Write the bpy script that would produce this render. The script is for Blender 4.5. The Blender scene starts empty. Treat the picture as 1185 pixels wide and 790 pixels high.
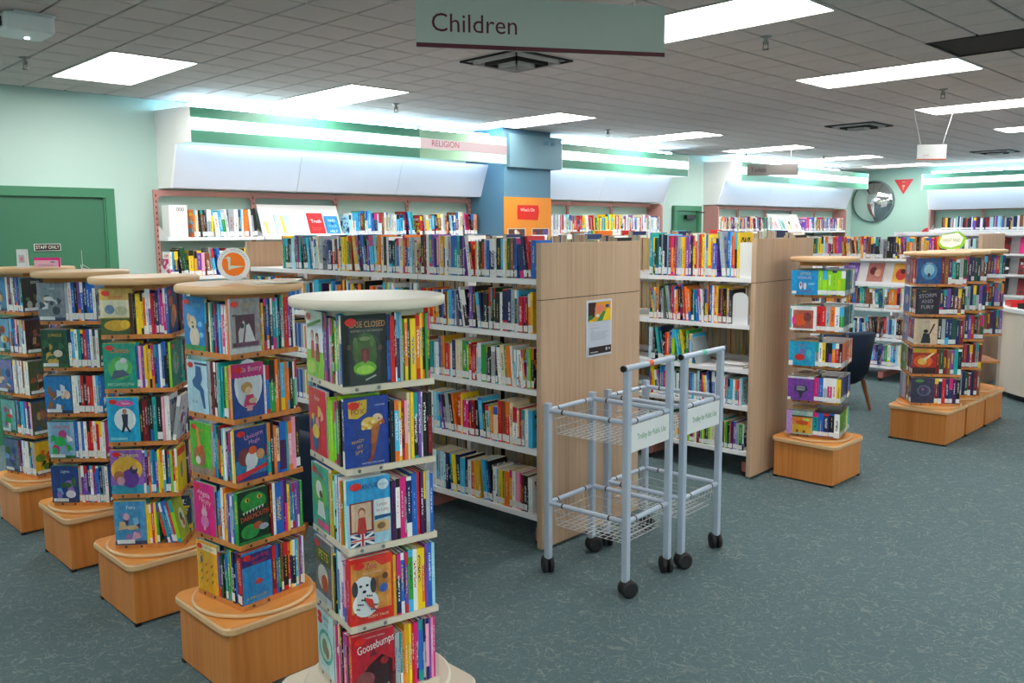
import bpy, bmesh, math, random
from mathutils import Matrix, Vector
random.seed(7)
PI = math.pi
S = bpy.context.scene
C = S.collection

# ------------------------------------------------------------------ camera, world, exposure
H = 1.65                                   # eye height; the camera stands over the world origin
YAW, PITCH, ROLL = math.radians(45.28), math.radians(7.33), math.radians(-0.417)
F_ = Vector((math.cos(PITCH)*math.cos(YAW), math.cos(PITCH)*math.sin(YAW), -math.sin(PITCH)))
r0 = Vector((math.sin(YAW), -math.cos(YAW), 0)); u0 = r0.cross(F_)
R_ = math.cos(ROLL)*r0 + math.sin(ROLL)*u0
U_ = -math.sin(ROLL)*r0 + math.cos(ROLL)*u0
cam = bpy.data.cameras.new('camera'); co = bpy.data.objects.new('camera', cam); C.objects.link(co)
cam.sensor_width = 36; cam.lens = 990/1185*36; cam.clip_start = .05
m = Matrix((R_, U_, -F_)).transposed().to_4x4(); m.translation = (0, 0, H); co.matrix_world = m
S.camera = co
w = bpy.data.worlds.new('world'); S.world = w; w.use_nodes = True
w.node_tree.nodes['Background'].inputs[0].default_value = (.75, .85, 1, 1)
w.node_tree.nodes['Background'].inputs[1].default_value = .25
S.view_settings.view_transform = 'Standard'; S.view_settings.look = 'None'
S.view_settings.gamma = 1; S.view_settings.use_curve_mapping = False
S.view_settings.exposure = 0.86
LIGHT_PANEL, LIGHT_STRIP, LIGHT_GLOW, LIGHT_UP = 9.5, 5.0, 13.0, 26.0
CEIL = 2.79; WALLY = 7.58

# ------------------------------------------------------------------ materials
def lin(c):
    if isinstance(c, str):
        c = tuple(int(c[i:i+2], 16)/255 for i in (0, 2, 4))
    return tuple((x/12.92 if x <= .04045 else ((x+.055)/1.055)**2.4) for x in c)
MATS = {}
class N:
    """small helper around a material's node tree"""
    def __init__(s, name, rough=.5, metal=0):
        s.m = bpy.data.materials.new(name); s.m.use_nodes = True; s.t = s.m.node_tree
        s.b = s.t.nodes['Principled BSDF']; s.b.inputs['Roughness'].default_value = rough
        s.b.inputs['Metallic'].default_value = metal; MATS[name] = s.m
    def n(s, k, **kw):
        o = s.t.nodes.new(k)
        for a, v in kw.items(): setattr(o, a, v)
        return o
    def l(s, a, b): s.t.links.new(a, b)
    def inp(s, sock, v):
        if isinstance(v, (int, float)): sock.default_value = v
        elif isinstance(v, tuple): sock.default_value = (*v, 1) if len(v) == 3 and sock.type == 'RGBA' else v
        else: s.l(v, sock)
    def math(s, op, a, b=0., c=0.):
        o = s.n('ShaderNodeMath', operation=op)
        for i, v in enumerate((a, b, c)): s.inp(o.inputs[i], v)
        return o.outputs[0]
    def mix(s, f, a, b):
        o = s.n('ShaderNodeMix', data_type='RGBA'); s.inp(o.inputs[0], f); s.inp(o.inputs[6], a); s.inp(o.inputs[7], b)
        return o.outputs[2]
    def gen(s):
        o = s.n('ShaderNodeTexCoord'); x = s.n('ShaderNodeSeparateXYZ'); s.l(o.outputs['Generated'], x.inputs[0]); return x.outputs
    def noise(s, vec, scale, detail=2, dim='3D', w=None, out=0):
        o = s.n('ShaderNodeTexNoise', noise_dimensions=dim); o.inputs['Scale'].default_value = scale; o.inputs['Detail'].default_value = detail
        if vec is not None: s.l(vec, o.inputs['Vector'])
        if w is not None: s.inp(o.inputs['W'], w)
        return o.outputs[out]
    def mapping(s, scale=(1, 1, 1), coord='Object', rot=(0, 0, 0)):
        o = s.n('ShaderNodeTexCoord'); p = s.n('ShaderNodeMapping'); p.inputs['Scale'].default_value = scale; p.inputs['Rotation'].default_value = rot
        s.l(o.outputs[coord], p.inputs[0]); return p.outputs[0]
    def color(s, c): s.inp(s.b.inputs['Base Color'], c)
    def bump(s, h, strength=.3, dist=.01):
        o = s.n('ShaderNodeBump'); o.inputs['Strength'].default_value = strength; o.inputs['Distance'].default_value = dist
        s.l(h, o.inputs['Height']); s.l(o.outputs[0], s.b.inputs['Normal'])

def flat(name, c, rough=.5, metal=0, var=.04, scale=6):
    """plain paint, plastic or metal with slight mottling"""
    k = N(name, rough, metal); c = lin(c)
    nz = k.noise(k.mapping(), scale, 3)
    k.color(k.mix(nz, tuple(x*(1-var) for x in c), tuple(min(1, x*(1+var)) for x in c)))
    return k.m
def wood(name, c1, c2, rough=.4, vert=True, sc=1.):
    k = N(name, rough); v = k.mapping((60*sc, 60*sc, 1.5*sc) if vert else (3*sc, 40*sc, 40*sc))
    nz = k.noise(v, 1.0, 4); v2 = k.mapping((8*sc, 8*sc, .5*sc) if vert else (.6*sc, 6*sc, 6*sc)); n2 = k.noise(v2, 1, 3)
    f = k.math('MULTIPLY', nz, n2); f = k.math('MULTIPLY_ADD', f, 3.2, -.35)
    f = k.math('MINIMUM', k.math('MAXIMUM', f, 0.), 1.)
    k.color(k.mix(f, lin(c1), lin(c2))); k.bump(nz, .05, .002); return k.m
def emit(name, c, s):
    k = N(name); k.color((0., 0., 0.)); k.b.inputs['Emission Color'].default_value = (*lin(c), 1); k.b.inputs['Emission Strength'].default_value = s
    return k.m

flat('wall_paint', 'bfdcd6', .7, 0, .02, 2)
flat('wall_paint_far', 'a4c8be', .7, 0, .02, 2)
flat('green_frame', '3f8262', .4)
flat('green_door', '3a7459', .35)
flat('white_paint', 'f2f2f4', .45, 0, .02)
flat('canopy_white', 'dde0f0', .5, 0, .02)
flat('bulkhead_green', '559a82', .3)
flat('bulkhead_pale', 'a9d6b6', .7)
flat('pier_blue', '55809a', .5)
flat('pier_box', '6f93a4', .3, .3)
flat('pink_metal', 'c28b86', .45, 0, .05)
flat('shelf_white', 'f0f1f6', .35, 0, .02)
flat('cream_desk', 'e3d9cb', .5, 0, .03)
flat('cream_board', 'd5ccbb', .45, 0, .03)
flat('cream_edge', 'ddd6c8', .4, 0, .03)
flat('edge_beech', 'd9b184', .4, 0, .06)
flat('black_plastic', '15161a', .35)
flat('tyre_black', '1b1c20', .6)
flat('screw_metal', '8d8c88', .3, .8)
flat('screw_dark', '5a4234', .3, .5)
flat('silver_tube', 'bccadf', .35, .2, .04)
flat('wire_metal', 'd6d9de', .3, .35)
flat('sign_grey', 'b4bdb9', .6, 0, .02)
flat('sign_dim', '9a9593', .5, 0, .02)
flat('maroon', '6b1232', .45)
flat('ceiling_slab', '120f10', .9)
flat('vent_dark', '1b1516', .8)
flat('vent_white', 'b5b2b4', .6)
flat('navy_fabric', '08243e', .85, 0, .15, 40)
flat('leg_wood', '9a5a2c', .4)
flat('book_pages', 'e6dac0', .8, 0, .06, 60)
flat('bracket_grey', 'b8bac4', .5)
flat('orange_board', 'e8912e', .5)
flat('red_plastic', 'c92a35', .4)
flat('mirror_rim', '66777a', .5)
flat('plinth_pink', 'b9736d', .5)
flat('white_plastic', 'e4e9ee', .4)
wood('beech', 'd98e4a', 'bf7233', .35)
wood('beech_top', 'eda354', 'dc8e3e', .3, False)
wood('birch_panel', 'cfb096', 'b8977b', .45)
k = N('mirror_glass', .06, 1.0); k.color((.75, .75, .75))
k = N('acrylic', .08)
tr = k.n('ShaderNodeBsdfTransparent'); gl = k.n('ShaderNodeBsdfGlossy'); gl.inputs['Roughness'].default_value = .08
mx = k.n('ShaderNodeMixShader'); lw = k.n('ShaderNodeLayerWeight'); lw.inputs[0].default_value = .5
fa = k.math('MULTIPLY_ADD', k.math('POWER', lw.outputs['Facing'], 5.), .18, .025)
k.l(fa, mx.inputs[0]); k.l(tr.outputs[0], mx.inputs[1]); k.l(gl.outputs[0], mx.inputs[2])
k.l(mx.outputs[0], k.t.nodes['Material Output'].inputs[0]); tr.inputs[0].default_value = (.95, .96, .97, 1)
emit('light_panel', 'fffaf2', LIGHT_PANEL)
emit('light_strip', 'eafdf6', LIGHT_STRIP)
emit('light_tube', 'd8ecff', LIGHT_GLOW)
emit('up_light', 'b4e4ff', LIGHT_UP)
# printed pieces: colours come from the mesh's own colour attribute
k = N('print', .4); a = k.n('ShaderNodeAttribute', attribute_name='Col'); v = k.mapping((1, 1, 1), 'Generated')
n1 = k.noise(v, 9, 5); n2 = k.noise(v, 5, 3, out=1)
mm = k.n('ShaderNodeMix', data_type='RGBA', blend_type='SOFT_LIGHT'); mm.inputs[0].default_value = .5; k.l(a.outputs['Color'], mm.inputs[6])
ml = k.n('ShaderNodeMix', data_type='RGBA', blend_type='MIX'); ml.inputs[0].default_value = .5; cr = k.n('ShaderNodeValToRGB'); cr.color_ramp.elements[0].position = .35; cr.color_ramp.elements[1].position = .65
k.l(n1, cr.inputs[0]); k.l(cr.outputs[0], ml.inputs[6]); k.l(n2, ml.inputs[7]); k.l(ml.outputs[2], mm.inputs[7]); k.color(mm.outputs[2])
k = N('plain_print', .45); a = k.n('ShaderNodeAttribute', attribute_name='Col'); k.color(a.outputs['Color'])
k = N('matte_print', .7); a = k.n('ShaderNodeAttribute', attribute_name='Col'); k.color(a.outputs['Color'])
# mineral fibre ceiling tile
k = N('ceiling_tile', .9); v = k.mapping((1, 1, 1)); nz = k.noise(v, 260, 2); n2 = k.noise(v, 1.3, 3)
k.color(k.mix(nz, lin('b3a7a7'), lin('dfd3d2'))); k.bump(nz, .3, .002)
# swirled teal-grey carpet
k = N('carpet', .95); v = k.mapping((1, 1, 1))
def worms(scale, dist, width):
    o = k.n('ShaderNodeTexNoise'); o.inputs['Scale'].default_value = scale; o.inputs['Detail'].default_value = 1; o.inputs['Distortion'].default_value = dist; k.l(v, o.inputs['Vector'])
    d = k.math('ABSOLUTE', k.math('SUBTRACT', o.outputs[0], .5)); return k.math('MAXIMUM', k.math('SUBTRACT', 1., k.math('DIVIDE', d, width)), 0.)
w1, w2 = worms(13, 1.6, .035), worms(22, 2.2, .05); fine = k.noise(v, 260, 2)
f = k.math('MINIMUM', k.math('ADD', w1, k.math('MULTIPLY', w2, .35)), 1.)
base = k.mix(fine, lin('2f4750'), lin('688188'))
k.color(k.mix(k.math('MULTIPLY', f, .55), base, lin('8a9690'))); k.bump(k.math('MULTIPLY_ADD', f, .4, fine), .5, .005)

def book_mats():
    # spine: bands, a title in broken strokes and, where the copy has one, a white call-number sticker
    k = N('book_spine', .35); x, y, z = k.gen()[:3]
    at = lambda n: k.n('ShaderNodeAttribute', attribute_type='OBJECT', attribute_name=n)
    c1, c2, c3 = (at(n).outputs['Color'] for n in ('c1', 'c2', 'c3'))
    sd = at('seed').outputs['Fac']; lab = at('sticker').outputs['Fac']
    cmb = k.n('ShaderNodeCombineXYZ'); k.l(x, cmb.inputs[0]); k.l(k.math('MULTIPLY_ADD', sd, 50., z), cmb.inputs[1])
    hi = k.math('GREATER_THAN', z, k.math('MULTIPLY_ADD', sd, .5, .55)); lo = k.math('LESS_THAN', z, k.math('MULTIPLY', sd, .3))
    col = k.mix(k.math('MAXIMUM', hi, lo), c1, c2)
    mp = k.n('ShaderNodeMapping'); mp.inputs['Scale'].default_value = (3.5, 40, 1); k.l(cmb.outputs[0], mp.inputs[0])
    nz = k.noise(mp.outputs[0], 1, 1); let = k.math('GREATER_THAN', nz, .5)
    inx = k.math('LESS_THAN', k.math('ABSOLUTE', k.math('SUBTRACT', x, .5)), k.math('MULTIPLY', k.math('FRACT', k.math('MULTIPLY', sd, 7.)), .27))
    c0 = k.math('MULTIPLY_ADD', sd, .25, .42); inz = k.math('LESS_THAN', k.math('ABSOLUTE', k.math('SUBTRACT', z, c0)), .22)
    col = k.mix(k.math('MULTIPLY', k.math('MULTIPLY', let, inx), inz), col, c3)
    st = k.math('MULTIPLY', k.math('MULTIPLY', k.math('LESS_THAN', z, .2), k.math('GREATER_THAN', z, .035)), lab)
    tx = k.math('GREATER_THAN', k.noise(mp.outputs[0], 2.2, 1), .6)
    col = k.mix(st, col, k.mix(tx, lin('f1f2f4'), lin('8a8d96')))
    k.color(col)
    # boards: title block over a loose picture in the copy's colours
    k = N('book_side', .35); x, y, z = k.gen()[:3]
    at = lambda n: k.n('ShaderNodeAttribute', attribute_type='OBJECT', attribute_name=n)
    c1, c2, c3 = (at(n).outputs['Color'] for n in ('c1', 'c2', 'c3')); sd = at('seed').outputs['Fac']
    cmb = k.n('ShaderNodeCombineXYZ'); k.l(y, cmb.inputs[0]); k.l(z, cmb.inputs[1]); k.l(k.math('MULTIPLY', sd, 40.), cmb.inputs[2])
    n1 = k.noise(cmb.outputs[0], 3.2, 3); n2 = k.noise(cmb.outputs[0], 6, 2)
    mid = k.math('LESS_THAN', k.math('ABSOLUTE', k.math('SUBTRACT', z, .42)), .3)
    col = k.mix(k.math('MULTIPLY', k.math('GREATER_THAN', n1, .52), mid), c1, c2)
    col = k.mix(k.math('MULTIPLY', k.math('GREATER_THAN', n2, .62), mid), col, c3)
    mp = k.n('ShaderNodeMapping'); mp.inputs['Scale'].default_value = (22, 10, 1); k.l(cmb.outputs[0], mp.inputs[0])
    tl = k.math('MULTIPLY', k.math('GREATER_THAN', k.noise(mp.outputs[0], 1, 1), .5), k.math('LESS_THAN', k.math('ABSOLUTE', k.math('SUBTRACT', z, .83)), .06))
    tl = k.math('MULTIPLY', tl, k.math('LESS_THAN', k.math('ABSOLUTE', k.math('SUBTRACT', y, .5)), .38))
    k.color(k.mix(tl, col, c3))
book_mats()
M = lambda n: MATS[n]

# ------------------------------------------------------------------ mesh building
class MB:
    def __init__(s): s.v = []; s.f = []; s.mi = []; s.sm = []; s.cols = []; s.M = Matrix()
    def face(s, pts, mi=0, col=None, smooth=False):
        n = len(s.v); s.v += [s.M @ Vector(p) for p in pts]; s.f.append(tuple(range(n, n+len(pts)))); s.mi.append(mi); s.sm.append(smooth); s.cols.append(col)
    def quads(s, vs, fs, mi=0, smooth=False, col=None):
        n = len(s.v); s.v += [s.M @ Vector(p) for p in vs]
        for f in fs: s.f.append(tuple(n+i for i in f)); s.mi.append(mi); s.sm.append(smooth); s.cols.append(col)
    def box(s, a, b, mi=0, col=None, ch=0):
        (x0, y0, z0), (x1, y1, z1) = a, b
        if ch:
            return s.prism([(x0+ch, y0), (x1-ch, y0), (x1, y0+ch), (x1, y1-ch), (x1-ch, y1), (x0+ch, y1), (x0, y1-ch), (x0, y0+ch)], z0, z1, mi, col)
        s.quads([(x0,y0,z0),(x1,y0,z0),(x1,y1,z0),(x0,y1,z0),(x0,y0,z1),(x1,y0,z1),(x1,y1,z1),(x0,y1,z1)],
                [(0,3,2,1),(4,5,6,7),(0,1,5,4),(1,2,6,5),(2,3,7,6),(3,0,4,7)], mi, False, col)
        return s
    def prism(s, pts, z0, z1, mi=0, col=None, smooth=False, ch=0):
        n = len(pts); cx = sum(p[0] for p in pts)/n; cy = sum(p[1] for p in pts)/n
        ins = lambda p: (p[0]+(cx-p[0])*ch/max(1e-6, math.hypot(cx-p[0], cy-p[1])), p[1]+(cy-p[1])*ch/max(1e-6, math.hypot(cx-p[0], cy-p[1])))
        rings = [[(*p, z0) for p in pts], [(*p, z1) for p in pts]]
        if ch: rings = [[(*ins(p), z0) for p in pts], [(*p, z0+ch) for p in pts], [(*p, z1-ch) for p in pts], [(*ins(p), z1) for p in pts]]
        vs = [q for r in rings for q in r]; fs = []
        for r in range(len(rings)-1):
            for i in range(n): j = (i+1) % n; fs.append((r*n+i, r*n+j, (r+1)*n+j, (r+1)*n+i))
        s.quads(vs, fs, mi, smooth, col)
        s.face(rings[0][::-1], mi, col); s.face(rings[-1], mi, col); return s
    def prof(s, pts, x0, x1, mi=0, col=None):
        """(y,z) outline swept along x"""
        n = len(pts); s.quads([(x0, *p) for p in pts]+[(x1, *p) for p in pts], [(i, (i+1) % n, n+(i+1) % n, n+i) for i in range(n)], mi, False, col)
        s.face([(x0, *p) for p in pts][::-1], mi, col); s.face([(x1, *p) for p in pts], mi, col); return s
    def lathe(s, prof, n=24, c=(0, 0, 0), mi=0, axis='z'):
        vs = []
        for r, h in prof:
            for i in range(n):
                a = 2*PI*i/n; p = (r*math.cos(a), r*math.sin(a), h)
                if axis == 'x': p = (h, r*math.cos(a), r*math.sin(a))
                if axis == 'y': p = (r*math.sin(a), h, r*math.cos(a))
                vs.append((c[0]+p[0], c[1]+p[1], c[2]+p[2]))
        fs = [(k*n+i, k*n+(i+1) % n, (k+1)*n+(i+1) % n, (k+1)*n+i) for k in range(len(prof)-1) for i in range(n)]
        s.quads(vs, fs, mi, True)
        if prof[0][0] > 1e-5: s.face(vs[:n][::-1], mi)
        if prof[-1][0] > 1e-5: s.face(vs[-n:], mi)
        return s
    def tube(s, pts, r, n=10, mi=0):
        rings = []; P = [Vector(p) for p in pts]
        for i, p in enumerate(P):
            d = (P[min(i+1, len(P)-1)]-P[max(i-1, 0)]).normalized(); a = d.cross(Vector((0, 0, 1)))
            if a.length < .1: a = d.cross(Vector((0, 1, 0)))
            a.normalize(); b = d.cross(a); rings.append([p+a*r*math.cos(2*PI*k/n)+b*r*math.sin(2*PI*k/n) for k in range(n)])
        s.quads([q for r_ in rings for q in r_], [(k*n+i, k*n+(i+1) % n, (k+1)*n+(i+1) % n, (k+1)*n+i) for k in range(len(P)-1) for i in range(n)], mi, True)
        s.face(rings[0][::-1], mi); s.face(rings[-1], mi); return s
    def mesh(s, name, mats):
        me = bpy.data.meshes.new(name); me.from_pydata([tuple(v) for v in s.v], [], s.f)
        for q in (mats if isinstance(mats, (list, tuple)) else [mats]): me.materials.append(M(q) if isinstance(q, str) else q)
        me.polygons.foreach_set('material_index', s.mi); me.polygons.foreach_set('use_smooth', s.sm)
        if any(c is not None for c in s.cols):
            at = me.color_attributes.new('Col', 'FLOAT_COLOR', 'CORNER'); buf = []
            for f, c in zip(s.f, s.cols): buf += [*(c or (.5, .5, .5)), 1]*len(f)
            at.data.foreach_set('color', buf)
        me.update()
        if s.M.determinant() < 0: me.flip_normals()
        return me
    def build(s, name, mats, parent=None, loc=None):
        return link(name, s.mesh(name, mats), parent, loc)
def recalc(me):
    bm = bmesh.new(); bm.from_mesh(me); bmesh.ops.recalc_face_normals(bm, faces=bm.faces); bm.to_mesh(me); bm.free()
def link(name, data, parent=None, loc=None, mw=None):
    o = bpy.data.objects.new(name, data); C.objects.link(o)
    if data is not None and hasattr(data, 'polygons') and not data.get('ok'): recalc(data); data['ok'] = 1
    if parent is not None: o.parent = parent
    if mw is not None: o.matrix_world = mw
    if loc is not None: o.location = loc
    return o
def tag(o, label=None, cat=None, group=None, kind=None):
    if label: o['label'] = label
    if cat: o['category'] = cat
    if group: o['group'] = group
    if kind: o['kind'] = kind
    return o
def thing(name, label, cat, loc=(0, 0, 0), rz=0, group=None):
    o = link(name, None); o.location = loc; o.rotation_euler = (0, 0, rz); return tag(o, label, cat, group)
def frame(loc, rz): return Matrix.Translation(loc) @ Matrix.Rotation(rz, 4, 'Z')
def rrect(x0, y0, x1, y1, r, n=5):
    pts = []
    for cx, cy, a in ((x1-r, y0+r, -90), (x1-r, y1-r, 0), (x0+r, y1-r, 90), (x0+r, y0+r, 180)):
        for i in range(n+1): t = math.radians(a+90*i/n); pts.append((cx+r*math.cos(t), cy+r*math.sin(t)))
    return pts

# ------------------------------------------------------------------ flat print: shapes and words laid on a face
TXT = {}
def text_tris(s):
    if s in TXT: return TXT[s]
    cu = bpy.data.curves.new('t', 'FONT'); cu.body = s; cu.size = 1; cu.resolution_u = 3; cu.align_x = 'CENTER'; cu.align_y = 'CENTER'
    o = bpy.data.objects.new('t', cu); me = bpy.data.meshes.new_from_object(o)
    vs = [tuple(v.co) for v in me.vertices]; fs = [tuple(p.vertices) for p in me.polygons]
    bpy.data.objects.remove(o); bpy.data.meshes.remove(me)
    xs = [v[0] for v in vs] or [0, 1]; TXT[s] = (vs, fs, max(xs)-min(xs)); return TXT[s]
def printed(mb, items, W_, H_, org, ux, uy, nrm, step=.00025, asp=1.):
    """items in 0..1 coordinates on a W_ x H_ face whose lower left is ORG"""
    org, ux, uy, nrm = Vector(org), Vector(ux), Vector(uy), Vector(nrm)
    P = lambda u, v, k: org+ux*u*W_+uy*v*H_+nrm*step*(k+1)
    for k, it in enumerate(items):
        t = it[0]; c = lin(it[-1])
        if t == 'r': _, a, b, c_, d = it[:5]; mb.face([P(a, b, k), P(c_, b, k), P(c_, d, k), P(a, d, k)], 0, c)
        elif t == 'e':
            _, a, b, rx, ry = it[:5]; mb.face([P(a+rx*math.cos(i*PI/8), b+ry*math.sin(i*PI/8), k) for i in range(16)], 0, c)
        elif t == 'p': mb.face([P(a, b, k) for a, b in it[1]], 0, c)
        elif t == 't':   # centre u, v, height as share of H_, text, widest share of W_
            _, a, b, hh, s, mw = it[:6]; rot = it[6] if len(it) > 7 else 0
            vs, fs, tw = text_tris(s); sz = hh*H_/.72; sx = min(sz*asp, mw*W_/max(tw, .01)); cr, sr = math.cos(rot), math.sin(rot)
            for f in fs:
                pts = []
                for i in f:
                    X, Y = vs[i][0]*sx, vs[i][1]*sz; pts.append(org+ux*(a*W_+X*cr-Y*sr)+uy*(b*H_+X*sr+Y*cr)+nrm*step*(k+1))
                mb.face(pts, 0, c)
def face_print(name, items, W_, H_, org, ux, uy, nrm, parent, mat=None):
    mat = mat or ('print' if name == 'cover_print' else 'plain_print')
    mb = MB(); printed(mb, items, W_, H_, org, ux, uy, nrm); return mb.build(name, mat, parent)

# ------------------------------------------------------------------ setting: floor, walls, ceiling
UY = 5.98
XL, XR, YN = -3.2, 17.2, -4.2
tag(MB().box((XL, YN, -.1), (XR, WALLY, 0)).build('floor', 'carpet'), kind='structure')
tag(MB().box((XL, WALLY, 0), (11.77, WALLY+.12, 3)).box((11.77, WALLY, 0), (XR, WALLY+.12, 3)).build('wall_back', 'wall_paint'), kind='structure')
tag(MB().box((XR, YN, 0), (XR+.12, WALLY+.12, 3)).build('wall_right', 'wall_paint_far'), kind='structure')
tag(MB().box((XL-.12, YN, 0), (XL, WALLY, 3)).build('wall_left', 'wall_paint'), kind='structure')
tag(MB().box((XL, YN-.12, 0), (XR, YN, 3)).build('wall_front', 'wall_paint'), kind='structure')
bb = MB(); 
for a, b in ((XL, 1.78), (2.78, 3.0), (10.4, 10.9)): bb.box((a, WALLY-.012, 0), (b, WALLY, .09))
tag(bb.build('baseboard_back', 'green_frame'), kind='structure')

ceiling = tag(MB().box((XL, YN, CEIL+.012), (XR, WALLY, CEIL+.1)).build('ceiling', 'ceiling_slab'), kind='structure')
FX = [-2.88, -.48, 2.12, 3.92, 6.32, 8.72, 11.12, 13.52, 15.92]
FY = [-3.90, -1.50, 2.10, 5.70]
def visible_area(x, y):
    """how large a tile shows in the photograph's frame (0 outside it)"""
    d = Vector((x, y, CEIL-H)); z = d.dot(F_)
    if z < .5: return 0
    u, v = 592.5+990*d.dot(R_)/z, 395-990*d.dot(U_)/z
    return 1/z**3 if -40 < u < 1225 and v > -40 else 0
fixtures = []
for fx in FX:
    for fy in FY:
        if fy == 5.70 or (fy == 2.10 and fx != 2.12 and fx > -1) or (fy == -1.50 and fx < 12) or (fy == -3.90 and fx < 7): fixtures.append((fx, fy))  # rows beside and behind the camera are unseen, added to light the foreground
VENT = [(3.92, 3.90), (9.32, 3.90), (14.12, 3.90)]
def covered(x, y):
    if any(a-.01 < x < a+.61 and b-.01 < y < b+1.21 for a, b in fixtures): return True
    if any(a-.01 < x < a+.61 and b-.01 < y < b+.61 for a, b in VENT): return True
    return 5.71 < x < 6.32 and .9 < y < 2.1
def tile_mesh(wd, dp):
    return MB().prism([(0, 0), (wd, 0), (wd, dp), (0, dp)], 0, .012, ch=.004).mesh('ceiling_tile', 'ceiling_tile')
tiles = []
x = -2.98
while x < XR-.1:
    y = WALLY-.005-.08
    k = int((y-YN)/.3)
    for j in range(-22, 19):
        ty = 2.10+.3*j
        if ty+.3 > WALLY+.2 or ty < YN: continue
        if not covered(x+.15, ty+.15): tiles.append((visible_area(x+.15, ty+.15), x, ty))
    x += .3
tiles.sort(reverse=True)
tm = tile_mesh(.288, .286); recalc(tm); tm['ok'] = 1
rest = MB()
for i, (a, x, y) in enumerate(tiles):
    dp = min(.291, WALLY-y-.01)
    if i < 296 and a > 0 and dp > .28: link('ceiling_tile', tm, ceiling, (x+.006, y+.007, CEIL))
    elif dp > .02: rest.box((x+.006, y+.007, CEIL), (x+.294, y+.002+dp, CEIL+.012))
tag(rest.build('ceiling_tiles', 'ceiling_tile', ceiling), kind='stuff')

def ordinal(n):
    a = 'first second third fourth fifth sixth seventh eighth ninth tenth eleventh twelfth thirteenth fourteenth fifteenth sixteenth seventeenth eighteenth nineteenth'.split()
    if n <= 19: return a[n-1]
    t = {2: 'twent', 3: 'thirt', 4: 'fort', 5: 'fift', 6: 'sixt', 7: 'sevent', 8: 'eight', 9: 'ninet'}
    if n >= 100: return 'hundred-'+(ordinal(n-100) if n > 100 else 'th')
    return t[n//10]+('ieth' if n % 10 == 0 else 'y-'+a[n % 10-1])
FIXLAB = {(2.12, 5.70): 'square white ceiling light panel above the wall beside the green door',
 (3.92, 5.70): 'white ceiling light panel above the left end of the long wall canopy',
 (6.32, 5.70): 'white ceiling light panel in front of the blue pier',
 (8.72, 5.70): 'white ceiling light panel above the short wall canopy right of the blue pier',
 (11.12, 5.70): 'white ceiling light panel above the small far green door',
 (13.52, 5.70): 'white ceiling light panel above the toilets sign canopy',
 (15.92, 5.70): 'white ceiling light panel nearest the convex mirror, farthest of its row',
 (3.92, 2.10): 'large bright ceiling light panel half behind the children sign',
 (6.32, 2.10): 'bright ceiling light panel beside the dark return air opening',
 (8.72, 2.10): 'bright ceiling light panel above the small hanging sign on wires',
 (11.12, 2.10): 'ceiling light panel cut by the frame, beyond the small hanging sign',
 (13.52, 2.10): 'farthest ceiling light panel of the nearer row'}
def ceiling_light(x, y):
    t = thing('ceiling_light', FIXLAB.get((x, y), f'white ceiling light panel outside the view, {ordinal(int(round((x+3)/.6)))} tile column from the left wall, {ordinal(int(round((y+5)/.6)))} row'), 'ceiling light', (x, y, CEIL), 0, 'recessed ceiling light panels')
    MB().box((.0, 0, -.004), (.6, .022, .014)).box((0, 1.178, -.004), (.6, 1.2, .014)).box((0, .022, -.004), (.02, 1.178, .014)).box((.58, .022, -.004), (.6, 1.178, .014)).build('light_frame', 'vent_white', t)
    MB().box((.02, .022, .0), (.58, 1.178, .008)).build('diffuser', 'light_panel', t)
for f in fixtures: ceiling_light(*f)
for i, (x, y) in enumerate(VENT):
    t = thing('ceiling_vent', ['square ceiling air diffuser under the children sign', 'square ceiling air diffuser midway along the ceiling', 'farthest square ceiling air diffuser'][i], 'air vent', (x, y, CEIL), 0, 'ceiling air diffusers')
    MB().box((0, 0, 0), (.6, .6, .01)).build('vent_plate', 'vent_white', t)
    for q in range(4):
        a, b = .03+q*.06, .57-q*.06; zl = -.012-q*.012
        MB().box((a, a, zl), (b, a+.012, 0)).box((a, b-.012, zl), (b, b, 0)).box((a, a, zl), (a+.012, b, 0)).box((b-.012, a, zl), (b, b, 0)).build('vent_ring', 'vent_dark' if q % 2 == 0 else 'vent_white', t)
t = thing('return_air_opening', 'long dark return air opening in the ceiling beside a light panel', 'air vent', (5.72, .9, CEIL))
MB().box((0, 0, .004), (.6, 1.2, .010)).build('opening_back', 'vent_dark', t)
MB().box((0, 0, -.003), (.6, .015, .01)).box((0, 1.185, -.003), (.6, 1.2, .01)).box((0, 0, -.003), (.015, 1.2, .01)).box((.585, 0, -.003), (.6, 1.2, .01)).build('opening_frame', 'vent_dark', t)
for x, y, lb in ((1.8, 6.28, 'sprinkler head beside the light panel over the green door'), (4.8, 6.30, 'sprinkler head left of the light panel before the blue pier'), (7.8, 6.30, 'sprinkler head right of the light panel before the blue pier'),
                 (4.8, 2.68, 'sprinkler head beside the large light panel near the children sign'), (7.66, 2.65, 'sprinkler head above the small hanging sign'), (11.7, 6.8, 'sprinkler head above the far green door'), (13.2, 6.3, 'farthest sprinkler head, above the toilets sign')):
    t = thing('ceiling_sprinkler', lb, 'sprinkler', (x, y, CEIL), .5, 'ceiling sprinkler heads')
    MB().lathe([(.035, 0), (.035, -.006), (.012, -.012), (.012, -.045), (.006, -.05)], 12).build('sprinkler_body', 'screw_metal', t)
    MB().box((-.003, -.016, -.075), (.003, -.012, -.03)).box((-.003, .012, -.075), (.003, .016, -.03)).lathe([(.02, -.078), (.02, -.075)], 12).build('deflector', 'black_plastic', t)
t = thing('emergency_light', 'white box emergency light fixed to the ceiling', 'emergency light', (1.50, 5.12, CEIL))
mb = MB(); mb.prism(rrect(-.15, -.14, .09, .12, .03), -.10, -.012, ch=.01); mb.box((-.1, -.12, -.012), (.1, .12, 0)); mb.build('lamp_housing', 'white_plastic', t)
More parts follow.
